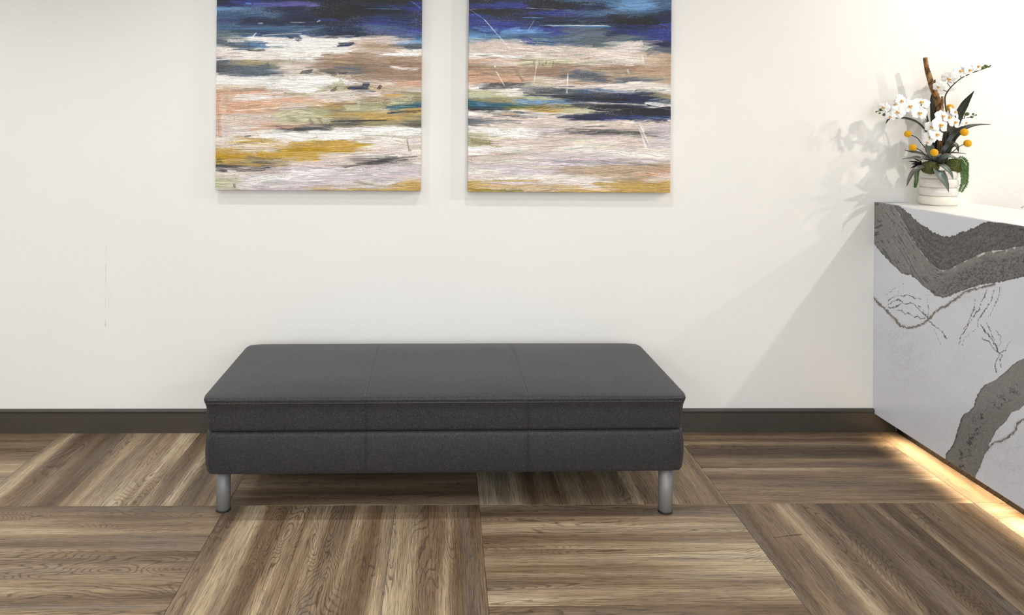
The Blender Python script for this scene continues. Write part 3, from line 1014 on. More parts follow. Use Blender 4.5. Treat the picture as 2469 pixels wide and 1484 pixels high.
# legs
lz = Z_bot+0.006
lpos = []
for (px, py) in ((538.5, 1230), (1604, 1234)):
    p = on_z(px, py); lpos.append(p)
for p in lpos:
    loc = bench.matrix_world
for sx, p in ((-1, lpos[0]), (1, lpos[1])):
    lx = p.x-BCX; lyf = p.y-(BY_F+BD/2)
    c, s_ = math.cos(-bench.rotation_euler.z), math.sin(-bench.rotation_euler.z)
    lxr, lyr = lx*c-lyf*s_, lx*s_+lyf*c
    for yy_ in (lyr, -lyr):
        leg = lathe('leg', [(0.0001, 0.006), (0.0235, 0.006), (0.0250, 0.0075), (0.0250, lz), (0.0001, lz)], M['steel'], bench, 40, (lxr, yy_, 0))
        lathe('foot_cap', [(0.0001, 0.0), (0.0250, 0.0), (0.0258, 0.002), (0.0255, 0.007), (0.0001, 0.007)], M['rubber'], leg, 40, (lxr, yy_, 0))

# ------------------------------------------------------------------ reception desk
DL = 2.35                                  # length of the face away from the wall
desk = tag(empty('reception_desk', (XD, 0, 0)), 'white quartz reception desk with bold grey veining standing against the wall', 'reception desk')
desk.rotation_euler = (0, 0, DESK_YAW)    # local -y runs along the face into the room
def desk_to_world(P):
    c, s = math.cos(DESK_YAW), math.sin(DESK_YAW)
    return np.stack([XD+P[:, 0]*c-P[:, 1]*s, P[:, 0]*s+P[:, 1]*c, P[:, 2]], 1)

def crop2(pts): return [(2080+x*0.2897, 470+y*0.2897) for x, y in pts]
def crop3(pts): return [(2080+x*0.2897, 850+y*0.2897) for x, y in pts]
UP = crop2([(60, -60), (300, 90), (390, 160), (450, 220), (520, 265), (590, 315), (680, 345), (740, 345), (820, 315), (900, 285), (960, 255), (1040, 222), (1090, 228), (1140, 222), (1343, 180), (1800, 40), (4200, -760)])
LOW = crop2([(60, 370), (95, 410), (150, 480), (240, 575), (330, 655), (400, 670), (460, 710), (500, 760), (560, 800), (600, 840), (660, 858), (720, 845), (800, 810), (900, 775), (1000, 745), (1100, 735), (1200, 715), (1343, 685), (1800, 520), (2600, 330), (5200, -340)])
SPL = crop2([(160, -60), (260, 90), (320, 180), (380, 290), (440, 405), (500, 490), (560, 560), (620, 610), (670, 628), (740, 610), (820, 565), (900, 530), (980, 490), (1060, 465), (1160, 460), (1240, 440), (1343, 425), (1800, 280), (4200, -480)])
B2L = crop3([(5200, -2120), (2200, -420), (1700, -120), (1343, 55), (1290, 75), (1230, 120), (1180, 170), (1100, 235), (1020, 270), (980, 310), (955, 360), (935, 410), (925, 450), (890, 490), (840, 520), (815, 570), (790, 650), (770, 720), (740, 790), (690, 850), (690, 880), (670, 1000)])
B2R = crop3([(6000, -2000), (2600, -200), (1900, 180), (1500, 360), (1343, 440), (1300, 480), (1240, 500), (1210, 550), (1180, 590), (1110, 650), (1090, 700), (1050, 770), (1020, 830), (1000, 900), (970, 970), (940, 1030), (900, 1120)])
CR = [  # (points, width px, strength, dash)
 (crop2([(95,860),(130,900),(200,965),(260,1030),(310,1085),(370,1110),(440,1100),(500,1075),(550,1040),(600,980),(650,940),(690,930),(740,890),(800,850),(850,810),(920,790),(1000,770),(1100,745)]), 2.6, .85, .25),
 (crop2([(205,890),(240,860),(290,825),(310,790),(350,760),(340,745),(290,770),(250,790),(200,830)]), .9, .6, .5),
 (crop2([(210,880),(260,850),(300,835),(340,845),(380,835),(430,860),(475,865)]), 1.0, .75, .35),
 (crop2([(220,940),(260,940),(300,920),(330,895),(365,915),(400,895),(430,915),(460,945),(500,985),(540,1030)]), 1.1, .8, .3),
 (crop2([(215,915),(250,890),(300,868),(315,885),(330,895)]), 1.0, .75, .3),
 (crop2([(290,958),(330,965),(345,990),(380,985),(410,1005),(435,1025),(455,1005),(480,1035),(520,1025)]), 1.0, .75, .3),
 (crop2([(465,925),(490,945),(510,985),(540,1030),(580,1075),(620,1110),(660,1140),(700,1200)]), 1.0, .75, .35),
 (crop2([(545,1030),(550,950),(535,900),(545,860)]), .8, .6, .5),
 (crop2([(560,1050),(590,1110),(620,1180),(650,1245)]), .8, .6, .5),
 (crop2([(475,870),(500,840),(560,830)]), .7, .5, .6),
 (crop2([(1030,790),(1015,850),(985,890),(975,950),(940,985),(905,1040),(880,1075),(860,1120),(820,1170),(800,1250)]), 1.1, .75, .35),
 (crop2([(1090,800),(1070,880),(1040,930),(1000,985),(960,1050),(955,1100)]), 1.1, .75, .35),
 (crop2([(1140,770),(1135,850),(1100,910),(1075,970),(1050,1010)]), 1.0, .7, .4),
 (crop2([(935,870),(930,950),(905,1000),(870,1080),(845,1120)]), 1.0, .7, .4),
 (crop2([(945,1120),(900,1150),(850,1190),(830,1250)]), .8, .6, .5),
 (crop2([(985,1080),(1010,1130),(1050,1170),(1085,1220),(1110,1265),(1135,1310),(1130,1350),(1105,1410),(1110,1480)]), 1.1, .85, .25),
 (crop2([(1030,1060),(1060,1130),(1090,1200),(1120,1265)]), 1.0, .75, .35),
 (crop2([(1110,1130),(1145,1180),(1150,1230),(1130,1270)]), .9, .7, .4),
 (crop2([(1000,1200),(1050,1220),(1090,1280),(1140,1320),(1195,1290)]), 1.0, .8, .3),
 (crop2([(1135,1320),(1165,1340),(1145,1370),(1150,1440)]), 1.0, .8, .3),
 (crop2([(1250,1200),(1215,1240),(1170,1310)]), .8, .5, .6),
 (crop3([(1343,560),(1290,590),(1275,640),(1240,685),(1190,715),(1170,735),(1100,750),(1050,795),(1000,850)]), 2.4, .85, .3),
]
def seg_dist(px, py, pts):
    d = np.full(px.shape, 1e9); 
    for (ax, ay), (bx, by) in zip(pts[:-1], pts[1:]):
        vx, vy = bx-ax, by-ay; L2 = vx*vx+vy*vy+1e-9
        t = np.clip(((px-ax)*vx+(py-ay)*vy)/L2, 0, 1)
        d = np.minimum(d, np.hypot(px-ax-t*vx, py-ay-t*vy))
    return d
def quartz_colour(P):
    """P: Nx3 world points on the desk face -> linear colours"""
    px, py = project(P)
    base = np.array((224, 226, 233.0)); C = np.tile(base, (len(px), 1))
    n1 = fbm(px*0.02, py*0.02, 61, 3)
    C += (n1-0.5)[:, None]*9
    def blend(col, a):
        nonlocal C
        C = C*(1-a[:, None])+np.asarray(col, float).reshape(-1, 3)*a[:, None]
    jx = (fbm(px*0.22, py*0.22, 62, 3)-0.5)*7; jy = (fbm(px*0.22, py*0.22, 65, 3)-0.5)*9
    jl = (fbm(px*0.03, py*0.03, 66, 3)-0.5)*8
    # faint speckled clouds
    sp = fbm(px*0.9, py*0.9, 70, 3)
    for (cx, cy, rx, ry, k) in ((2180, 870, 62, 75, .5), (2150, 800, 60, 40, .35), (2330, 712, 50, 16, .55), (2440, 1120, 70, 90, .5), (2270, 1040, 60, 50, .3), (2330, 900, 80, 100, .22)):
        g = np.exp(-(((px-cx)/rx)**2+((py-cy)/ry)**2))
        arc = 0.5+0.5*np.sin(np.hypot(px-cx, py-cy+60)*0.16+fbm(px*.05, py*.05, 71)*6)
        blend((150, 148, 146), sstep(0.60, 0.70, sp+0.05*arc)*g*k*0.6)
        blend((190, 189, 189), g*k*0.18*arc)
    # cracks
    for i, (pts, w, st, dash) in enumerate(CR):
        xs = [p[0] for p in pts]; ysq = [p[1] for p in pts]
        sel = np.where((px > min(xs)-12) & (px < max(xs)+12) & (py > min(ysq)-12) & (py < max(ysq)+12))[0]
        if not len(sel): continue
        qx = px[sel]+(fbm(px[sel]*0.25, py[sel]*0.25, 80+i, 2)-0.5)*5; qy = py[sel]+(fbm(px[sel]*0.25, py[sel]*0.25, 120+i, 2)-0.5)*5
        d = seg_dist(qx, qy, pts)
        wv = w*(0.5+1.0*fbm(px[sel]*0.12, py[sel]*0.12, 140+i, 2))
        a = (1-sstep(wv*0.55, wv*1.35, d))*st
        a *= sstep(dash-0.12, dash+0.12, fbm(px[sel]*0.3, py[sel]*0.3, 160+i, 2))
        if w > 2:
            a = np.maximum(a, (1-sstep(1, 7, d))*0.5*sstep(0.5, 0.62, fbm(px[sel]*0.7, py[sel]*0.7, 170+i, 2)))
        col = np.array((70, 66, 66) if w < 2 else (98, 90, 78), float)
        C[sel] = C[sel]*(1-a[:, None])+col*a[:, None]
    # broad band along the top
    up = np.interp(px, *zip(*UP))+jy+jl*0.3; lo = np.interp(px, *zip(*LOW))+jy*0.7+jl*0.4; sp_ = np.interp(px, *zip(*SPL))+jl*0.3+jy*0.2
    inb = sstep(-0.8, 0.8, py-up)*sstep(-0.8, 0.8, lo-py)
    # grain that follows the fold of the vein
    f = py-np.interp(px, *zip(*SPL)); al = px
    flow = fbm(f*0.34+al*0.05, al*0.07, 90, 4); mott = fbm(px*0.10, py*0.10, 91, 3); fine = fbm(px*0.62, py*0.62, 92, 2); grn = fbm(px*0.33, py*0.33, 93, 2)
    upper = (py < sp_)
    right = sstep(2200, 2330, px)
    dk = np.where(upper, 0.35+0.55*sstep(2160, 2250, px), 0.12+0.75*right*sstep(6, 30, py-sp_))
    mid_ = np.where(upper, 1.0, np.exp(-(((py-sp_)-22)/16.0)**2)*sstep(2300, 2120, px)*0+sstep(0.42, 0.55, mott))
    streak = sstep(0.53, 0.66, flow)*mid_*(1-0.55*right)
    gran = sstep(0.50, 0.62, fine*0.45+grn*0.55)*dk
    str_ = np.clip(streak*0.75+gran*0.9, 0, 1)
    basec_ = np.where(upper[:, None], np.array((116, 115, 113.0)), np.array((136, 134, 130.0)))
    basec_ = basec_-dk[:, None]*18+(mott-0.5)[:, None]*22+(fine-0.5)[:, None]*30
    vein = basec_*(1-str_[:, None]*0.85)+np.array((46, 46, 48.0))*str_[:, None]*0.85
    # dark rims
    rim = np.maximum(np.exp(-((py-up)/3.2)**2), np.maximum(np.exp(-((lo-py)/2.2)**2), np.where(upper, np.exp(-((sp_-py)/2.4)**2), 0)))
    vein = vein*(1-rim[:, None]*0.7)+np.array((44, 43, 44.0))*rim[:, None]*0.7
    # pale chips just under the split line
    chip = np.exp(-((py-sp_-1.2)/1.1)**2)*sstep(0.56, 0.66, fbm(px*0.16, py*0.05, 95, 2))
    chip = np.maximum(chip, (sstep(2340, 2370, px)*np.exp(-((py-sp_-3)/3.0)**2)*sstep(0.52, 0.6, fbm(px*0.12, py*0.1, 96, 2))))
    vein = vein*(1-chip[:, None])+np.array((232, 228, 222.0))*chip[:, None]
    blend(vein, np.clip(inb, 0, 1))
    # second band, low on the right
    ysl = np.array([p[1] for p in B2L]); xl = np.array([p[0] for p in B2L]); ysr = np.array([p[1] for p in B2R]); xr = np.array([p[0] for p in B2R])
    left = np.interp(py, ysl, xl)+jx*0.8; rgt = np.interp(py, ysr, xr)+jx*0.6
    in2 = sstep(-0.8, 0.8, px-left)*sstep(-0.8, 0.8, rgt-px)
    m2 = fbm(px*0.10, py*0.10, 98, 4); f2 = fbm(px*0.35, py*0.35, 99, 3)
    core = np.exp(-(((px-(left+rgt)/2)+6)/16.0)**2)
    s2 = sstep(0.50, 0.66, m2*0.6+f2*0.4)*(0.25+0.75*core)
    v2 = np.array((136, 134, 130.0))[None]+((fbm(px*0.62, py*0.62, 94, 2)-0.5)*30)[:, None]+((m2-0.5)*26)[:, None]; v2 = v2*(1-s2[:, None]*0.7)+np.array((56, 56, 56.0))*s2[:, None]*0.7
    r2 = np.maximum(np.exp(-((px-left)/2.6)**2)*0.8, np.exp(-((rgt-px)/1.6)**2)*0.45)
    v2 = v2*(1-r2[:, None])+np.array((54, 50, 46.0))*r2[:, None]
    blend(v2, np.clip(in2, 0, 1))
    return srgb_np(np.clip(C, 0, 250))

def grid_panel(name, us, vs, fn, cfn, thick, parent, mat):
    """grid surface fn(u,v)->local xyz, with the rim pushed back by vector thick"""
    U, Vv = np.meshgrid(us, vs); P = fn(U.ravel(), Vv.ravel()); C = cfn(P)
    nu, nv = len(us), len(vs); idx = np.arange(nu*nv).reshape(nv, nu)
    quads = np.stack([idx[:-1, :-1], idx[:-1, 1:], idx[1:, 1:], idx[1:, :-1]], -1).reshape(-1, 4)
    rim = np.concatenate([idx[0, :-1], idx[:-1, -1], idx[-1, :0:-1], idx[:0:-1, 0]])
    nb = len(rim); bi = np.arange(nb)+len(P)
    back = P[rim]+np.array(thick)
    side = np.stack([rim, bi, np.roll(bi, -1), np.roll(rim, -1)], -1)
    verts = np.concatenate([P, back]); cols = np.concatenate([C, C[rim]])
    m = bpy.data.meshes.new(name); faces = np.concatenate([quads, side]); nf = len(faces)
    m.vertices.add(len(verts)); m.vertices.foreach_set('co', verts.astype(np.float32).ravel())
    m.loops.add(nf*4); m.loops.foreach_set('vertex_index', faces.astype(np.int32).ravel())
    m.polygons.add(nf+1-1); m.polygons.foreach_set('loop_start', np.arange(0, nf*4, 4, dtype=np.int32))
    m.update(calc_edges=True); m.validate()
    at = m.color_attributes.new('Col', 'FLOAT_COLOR', 'POINT')
    at.data.foreach_set('color', np.concatenate([cols, np.ones((len(cols), 1))], 1).astype(np.float32).ravel())
    return new_obj(name, m, parent, mat)
TH = 0.02
dv = np.concatenate([np.arange(0.0005, 0.92, 0.0020), np.arange(0.92, DL, 0.008), [DL]])
grid_panel('front_panel', dv, np.concatenate([np.arange(ZB, ZD-0.0012, 0.0021), [ZD]]),
           lambda u, v: np.stack([np.zeros_like(u), -u, v], 1), lambda P: quartz_colour(desk_to_world(P)), (TH, 0, 0), desk, M['quartz'])
TOPW = 0.437
def top_colour(P):
    C = np.tile(np.array((238, 236, 234.0)), (len(P), 1)); d = -P[:, 1]; x = P[:, 0]
    j = (fbm(x*60, d*60, 200, 3)-0.5)
    # the grey vein turns over the mitred edge close to the wall
    a = sstep(-0.006, 0.006, 0.060-d*1.1-x*0.25+j*0.05)*sstep(-.01, .01, 0.13-x+j*.03)
    b = sstep(0.60, 0.66, fbm(x*30, d*90, 203, 3))
    C = C*(1-a[:, None])+((np.array((140, 136, 130.0))-b[:, None]*50))*a[:, None]
    a = sstep(.74, .80, fbm(x*60, d*90, 207, 3))*0.4
    C = C*(1-a[:, None])+np.array((186, 180, 172.0))*a[:, None]
    # vein lip along the far part of the edge
    a = sstep(-.004, .004, 0.012-x+j*.01)*sstep(.84, .90, d)
    C = C*(1-a[:, None])+np.array((130, 127, 120.0))*a[:, None]
    return srgb_np(C)
grid_panel('countertop', np.linspace(TH+0.0003, TOPW, 110), -np.linspace(0.0005, DL, 480)[::-1],
           lambda u, v: np.stack([u, np.minimum(v, -u*math.tan(DESK_YAW)-0.0005), np.full_like(u, ZD)], 1), top_colour, (0, 0, -TH), desk, M['quartz'])
XKL = XK-XD
box('desk_body', XKL+0.012, TOPW-0.03, -DL+0.06, -0.03, 0.004, ZD-TH-0.0005, M['body'], desk)
box('underside', TH+0.0005, XKL+0.0115, -DL+0.03, -0.02, ZB+0.025, ZB+0.045, M['body'], desk)
# toe kick of small dark herringbone tiles
kick = box('toe_kick', XKL+0.003, XKL+0.0118, -DL+0.06, -BB_T-0.004, 0.0005, 0.128, M['grout'], desk)
TW, TN = 0.026, 3
TL = TW*TN; gp = 0.0007
zmin, zmax, dmin, dmax = 0.001, 0.10, BB_T+0.006, DL-0.07
def add_tile(x0, y0, x1, y1):
    bm = bmesh.new(); add_box(bm, 0, 0.003, x0+gp, x1-gp, y0+gp, y1-gp)
    c = math.cos(math.pi/4)
    for v in bm.verts:
        a, b = v.co.y, v.co.z
        v.co.y = -(a-b)*c; v.co.z = (a+b)*c
    for co, no in (((0, 0, zmin), (0, 0, -1)), ((0, 0, zmax), (0, 0, 1)), ((0, -dmin, 0), (0, 1, 0)), ((0, -dmax, 0), (0, -1, 0))):
        r = bmesh.ops.bisect_plane(bm, geom=list(bm.verts)+list(bm.edges)+list(bm.faces), plane_co=co, plane_no=no, clear_outer=True)
        e = [g for g in r['geom_cut'] if isinstance(g, bmesh.types.BMEdge)]
        if e:
            try: bmesh.ops.contextual_create(bm, geom=e)
            except Exception: pass
    if len(bm.faces) < 4: bm.free(); return
    for v in bm.verts: v.co.x += XKL
    new_obj('tile', bm_mesh('tile', bm), kick, M['kick'])
ntile = 0
for a in range(-90, 120):
    for b in range(-30, 31):
        ox, oy = a*TW+b*2*TN*TW, a*TW
        for (x0, y0, x1, y1) in ((ox, oy, ox+TL, oy+TW), (ox+TL, oy+TW-TL, ox+TL+TW, oy+TW)):
            mx, my = (x0+x1)/2, (y0+y1)/2; c = math.cos(math.pi/4)
            d_, z_ = (mx-my)*c, (mx+my)*c
            if -0.035 < z_ < 0.135 and dmin-0.03 < d_ < dmax+0.03 and ntile < 290:
                add_tile(x0, y0, x1, y1); ntile += 1
# warm LED tape tucked behind the panel, shining on the floor
tape = box('led_tape', TH+0.018, TH+0.028, -DL+0.10, -0.10, ZB+0.020, ZB+0.0245, M['led'], desk)
l = bpy.data.lights.new('led_tape_beam', 'AREA'); l.shape = 'RECTANGLE'; l.size = 0.02; l.size_y = DL-0.22; l.energy = 6.5; l.color = (1.0, 0.79, 0.52); l.spread = math.radians(110)
lo = bpy.data.objects.new('led_tape_beam', l); COL.objects.link(lo); lo.parent = desk; lo.location = (TH+0.03, -DL/2, ZB+0.016)
lo.rotation_euler = (0, math.radians(8), 0)

# pale cord curling over the staff-side edge of the counter
cp = on_z(2465, 503, ZD)
co_ = tube('cord', [(cp.x-0.004, cp.y, ZD+0.0035), (cp.x+0.006, cp.y-0.003, ZD+0.010), (cp.x+0.020, cp.y-0.008, ZD+0.013), (cp.x+0.035, cp.y-0.012, ZD+0.004), (cp.x+0.055, cp.y-0.02, ZD+0.0032)], [0.0032]*5, M['cord'], None, 20, 8)
tag(co_, 'short pale cord curling on the back edge of the reception counter', 'cord')

# ------------------------------------------------------------------ orchid arrangement in a ringed pot
pc = on_z(2262, 486, ZD)
PX, PY = pc.x, min(pc.y, -0.108)
pc = on_y(2262, 480, PY); PX = pc.x
plant = tag(empty('orchid_arrangement', (PX, PY, ZD)), 'white orchids with yellow craspedia balls and a bare branch in a ringed white pot', 'potted plant')
SPX = F/(CAM_D+PY)                         # pixels per metre at the pot
def Q(px, py, d=0.0):
    """pixel -> local point in the arrangement; d metres behind (+) or in front (-) of the pot axis"""
    p = on_y(px, py, PY+d); return p-Vector((PX, PY, ZD))
def px(n): return n/SPX

# pot: four stacked rounded rings
R0 = px(43.5)
zring = [Q(2262, y, -R0*0.0).z for y in (497, 474.5, 454, 433, 412)]
zring[0] = 0.0; hz = Q(2262, 414).z
hs = [0.0, px(22.5), px(43), px(64), px(84)]
def ring_prof(z0, z1, r, bulge, n=9):
    out = []
    for i in range(n+1):
        a = -math.pi/2+math.pi*i/n
        out.append((r-bulge+bulge*math.cos(a)**0.8 if math.cos(a) > 0 else r-bulge, (z0+z1)/2+(z1-z0)/2*math.sin(a)))
    return out
pr_ = [(0.0001, 0.0005), (R0*0.86, 0.0005)]+ring_prof(0.0005, hs[1], R0, 0.010)+[(R0*0.8, hs[1])]
lathe('pot_base_ring', pr_, M['cream'], plant, 64)
pr_ = [(R0*0.8, hs[1]-0.001)]
for i in range(1, 4): pr_ += ring_prof(hs[i], hs[i+1], R0*(1.0, 0.995, 0.985, 0.955)[i], 0.010)
pr_ += [(R0*0.80, hs[4]-0.003), (R0*0.78, hs[4]-0.02), (0.0001, hs[4]-0.02)]
lathe('pot', pr_, M['pot'], plant, 64)
lathe('soil', [(0.0001, hs[4]-0.006), (R0*0.5, hs[4]-0.008), (R0*0.785, hs[4]-0.012)], M['soil'], plant, 40)

# branch
tube('branch', [Q(2268, 402, .0), Q(2267, 345, .005), Q(2267, 285, .01), Q(2266, 262, .01), Q(2259, 238, .01), Q(2249, 212, .012), Q(2240, 184, .015), Q(2233.5, 158, .015), Q(2231, 139, .012)],
     [px(7), px(6.5), px(7.2), px(7.4), px(8), px(7), px(6.4), px(5.2), px(5.2)], M['bark'], plant, 60, 12, 0.10)
tube('twig', [Q(2262, 246, .008), Q(2258, 226, .004), Q(2254.5, 205, .004), Q(2254, 192, .004)], [px(4), px(2.8), px(2.4), px(1.6)], M['bark'], plant, 16, 8, 0.12)
tube('twig', [Q(2271, 262, .006), Q(2272, 246, .003), Q(2272, 232, .002)], [px(4), px(3.4), px(2.4)], M['bark'], plant, 10, 8, 0.15)

# strap leaves, agave leaves
def add_col(m, cols):
    at = m.color_attributes.new('Col', 'FLOAT_COLOR', 'POINT')
    at.data.foreach_set('color', np.concatenate([np.asarray(cols), np.ones((len(cols), 1))], 1).astype(np.float32).ravel())
def leaf(name, pts, widths, face=(0, -1, 0.25), fold=0.25, cols=((30, 36, 28), (24, 30, 24), (46, 54, 38)), n=26, thick=0.0012):
    """pts centre line, widths in px; cols: edge, blade, midrib in sRGB"""
    c = catmull(pts, n); w = lerp_list(widths, n); f = Vector(face).normalized()
    ns = 9; V = []; C = []; ce, cb, cm = [np.array(srgb(x)) for x in cols]
    ring = []
    for layer in (0, 1):
        rows = []
        for i, p in enumerate(c):
            t = (c[min(i+1, n-1)]-c[max(i-1, 0)]).normalized()
            sd = t.cross(f)
            sd = sd.normalized() if sd.length > 1e-5 else Vector((1, 0, 0))
            nr = sd.cross(t).normalized()
            row = []
            for k in range(ns):
                s = k/(ns-1)*2-1; hw = px(w[i])/2
                q = p+sd*(s*hw)+nr*((abs(s)**1.4)*hw*fold-(thick*(1-0.7*abs(s)) if layer else 0))
                row.append(len(V)); V.append(q)
                a = abs(s)
                C.append(ce if a > 0.85 else (cm if a < 0.1 else cb))
            rows.append(row)
        ring.append(rows)
    F_ = []
    A, B = ring
    for i in range(n-1):
        for k in range(ns-1):
            F_.append((A[i][k], A[i][k+1], A[i+1][k+1], A[i+1][k])); F_.append((B[i][k], B[i+1][k], B[i+1][k+1], B[i][k+1]))
        F_.append((A[i][0], A[i+1][0], B[i+1][0], B[i][0])); F_.append((A[i][ns-1], B[i][ns-1], B[i+1][ns-1], A[i+1][ns-1]))
    m = mesh_from(name, V, F_, True); add_col(m, C)
    return new_obj(name, m, plant, M['leaf'])
leaf('strap_leaf', [Q(2256, 392, .01), Q(2246, 348, .0), Q(2232, 318, -.01), Q(2212, 297, -.015), Q(2186, 287, -.015), Q(2160, 285, -.01), Q(2143, 288, -.01), Q(2136, 298, -.012)], [12, 14, 15, 15, 13, 8, 5, 1], (0, -.5, .85), .3)
leaf('strap_leaf', [Q(2264, 395, .03), Q(2258, 340, .04), Q(2254, 285, .045), Q(2252, 240, .045), Q(2254, 208, .04)], [14, 22, 25, 22, 6], (0, -1, .1), .15)
leaf('strap_leaf', [Q(2272, 395, .01), Q(2287, 335, .02), Q(2305, 290, .03), Q(2325, 252, .03), Q(2349, 219, .02)], [14, 24, 27, 22, 1], (.3, -1, .2), .15)
leaf('strap_leaf', [Q(2274, 396, -.02), Q(2288, 350, -.03), Q(2306, 322, -.04), Q(2332, 307, -.045), Q(2362, 301, -.045), Q(2389, 300.5, -.045)], [12, 19, 18, 13, 6, 2], (0, -.6, .8), .3, ((70, 74, 56), (28, 32, 26), (78, 82, 60)))
leaf('strap_leaf', [Q(2272, 395, -.03), Q(2278, 366, -.045), Q(2292, 351, -.055), Q(2305, 352, -.06), Q(2311, 367, -.06)], [14, 20, 19, 16, 2], (0, -.7, .7), .3, ((70, 74, 56), (28, 34, 26), (60, 64, 48)))
leaf('strap_leaf', [Q(2270, 392, .0), Q(2276, 350, .0), Q(2283, 310, .0), Q(2290, 285, .0)], [10, 16, 15, 3], (0, -1, .1), .2, ((96, 98, 70), (40, 46, 34), (96, 98, 66)))
AG = ((118, 78, 66), (74, 92, 84), (92, 106, 98))
AGP = ((96, 70, 66), (84, 84, 84), (100, 100, 98))
def agave(pts, w, face, fold=.35, cols=AG): return leaf('agave_leaf', pts, w, face, fold, cols, 22, 0.0018)
CB = Q(2256, 392, -.03)
agave([CB, Q(2236, 378, -.045), Q(2214, 370, -.05), Q(2196, 367, -.05), Q(2181, 361, -.05)], [9, 13, 14, 9, 1], (0, -.5, .85), cols=AGP)
agave([CB, Q(2236, 386, -.06), Q(2212, 381, -.07), Q(2194, 382, -.075), Q(2175, 383.5, -.075)], [8, 11, 12, 7, 1], (0, -.5, .85), cols=AGP)
agave([CB, Q(2240, 384, -.075), Q(2226, 381, -.09), Q(2214, 391, -.095)], [9, 10, 9, 1], (0, -.6, .8), cols=AGP)
agave([CB, Q(2247, 374, -.04), Q(2240, 357, -.045), Q(2239, 338, -.045)], [10, 22, 25, 5], (0, -1, .15), .2)
agave([CB, Q(2272, 376, -.05), Q(2292, 369.5, -.055), Q(2312, 369.5, -.055), Q(2330, 370.5, -.055)], [8, 9, 9, 6, 1], (0, -.4, .9), cols=AGP)
agave([Q(2258, 396, -.05), Q(2268, 383, -.075), Q(2285, 377, -.09), Q(2300, 380, -.095), Q(2313, 385, -.095)], [9, 14, 15, 8, 1], (0, -.7, .7))
agave([Q(2256, 396, -.06), Q(2267, 398, -.09), Q(2282, 408, -.105), Q(2292, 420, -.108), Q(2298, 433, -.108)], [8, 15, 17, 12, 1], (.3, -.9, .4))
agave([Q(2250, 402, -.06), Q(2262, 415, -.104), Q(2274, 432, -.112), Q(2282, 447, -.112), Q(2287.5, 463, -.110)], [12, 29, 24, 14, 1], (.2, -1, .25), .2)
agave([Q(2240, 402, -.05), Q(2218, 404, -.085), Q(2203, 414, -.095), Q(2193, 430, -.095), Q(2186, 450, -.09)], [8, 12, 11, 8, 1], (-.4, -.7, .6), cols=AGP)
agave([CB, Q(2257, 381, -.06), Q(2261, 375, -.065), Q(2270, 371, -.06)], [6, 8, 7, 1], (0, -.9, .4), cols=AGP)
agave([CB, Q(2253, 384, -.07), Q(2254, 374, -.075), Q(2256, 368, -.07)], [6, 8, 6, 1], (0, -.9, .4), cols=AGP)
# dark purple succulent leaves on the left
DK = ((44, 26, 34), (36, 26, 34), (50, 36, 44))
for (x, y, w) in ((2192, 389, 7), (2197, 396, 8), (2200, 401, 8), (2195, 405.5, 6), (2204, 383, 8), (2205, 392, 9), (2207, 406, 7)):
    leaf('succulent_leaf', [Q(2226, 400, -.03), Q((2226+x)/2+2, (400+y)/2-2, -.045), Q(x, y, -.05)], [6, w, 1], (0, -.8, .6), .35, DK, 12, .002)
for (x, y, w) in ((2320, 388, 8), (2323, 396, 7), (2312, 383, 7)):
    leaf('succulent_leaf', [Q(2298, 402, -.02), Q((2298+x)/2, (402+y)/2-2, -.03), Q(x, y, -.035)], [6, w, 1], (0, -.8, .6), .35, DK, 12, .002)

# moss clumps
def ico(bm, c, r, sub=1, sq=(1, 1, 1)):
    g = bmesh.ops.create_icosphere(bm, subdivisions=sub, radius=1.0)
    for v in g['verts']: v.co = Vector((c[0]+v.co.x*r*sq[0], c[1]+v.co.y*r*sq[1], c[2]+v.co.z*r*sq[2]))
def fib(n):
    for i in range(n):
        z = 1-2*(i+0.5)/n; a = i*2.399963; r = math.sqrt(1-z*z); yield Vector((r*math.cos(a), r*math.sin(a), z))
for (cx, cy, d, rx, ry) in ((2242, 404, -.058, 19, 14.5), (2300, 400, -.040, 20, 17)):
    c = Q(cx, cy, d); bm = bmesh.new(); ico(bm, c, 1, 3, (px(rx), px(rx)*.8, px(ry)))
    for v in fib(420):
        k = 0.94+random.uniform(0, .14)
        ico(bm, (c.x+v.x*px(rx)*k, c.y+v.y*px(rx)*.8*k, c.z+v.z*px(ry)*k), px(random.uniform(1.1, 2.0)), 1)
    tag(new_obj('moss_clump', bm_mesh('moss_clump', bm, True), plant, M['moss']), kind='stuff')

# fern fronds
def frond(pts, n, l0):
    c = catmull(pts, n*2); bm = bmesh.new(); add_tube(bm, pts, [px(1.0), px(.5)], 16, 5)
    for i in range(1, n*2-1):
        t = (c[i+1]-c[i-1]).normalized(); f = Vector((0, -1, .1)); sd = t.cross(f).normalized()
        u = i/(n*2); L = px(l0)*(0.45+0.9*math.sin(math.pi*min(1, u*0.85+.12)))*random.uniform(.9, 1.1)
        for s in (-1, 1):
            dr = (sd*s+t*.45+f*random.uniform(-.1, .25)).normalized(); wv = px(2.0); side = dr.cross(f).normalized()*wv
            base = c[i]; mid = base+dr*L*.5; tip = base+dr*L
            v = [bm.verts.new(q) for q in (base, mid-side+f*.001, tip, mid+side+f*.001, mid-f*.0008)]
            bm.faces.new((v[0], v[1], v[4])); bm.faces.new((v[1], v[2], v[4])); bm.faces.new((v[2], v[3], v[4])); bm.faces.new((v[3], v[0], v[4]))
    return new_obj('fern_frond', bm_mesh('fern_frond', bm), plant, M['fern'])
frond([Q(2300, 396, -.02), Q(2316, 384, -.04), Q(2327, 394, -.05), Q(2332, 412, -.05)], 12, 8)
frond([Q(2306, 402, -.03), Q(2322, 415, -.06), Q(2325, 440, -.065), Q(2315, 463, -.06)], 15, 9)
frond([Q(2310, 400, -.01), Q(2322, 402, -.03), Q(2328, 420, -.04), Q(2327, 445, -.04)], 13, 8)
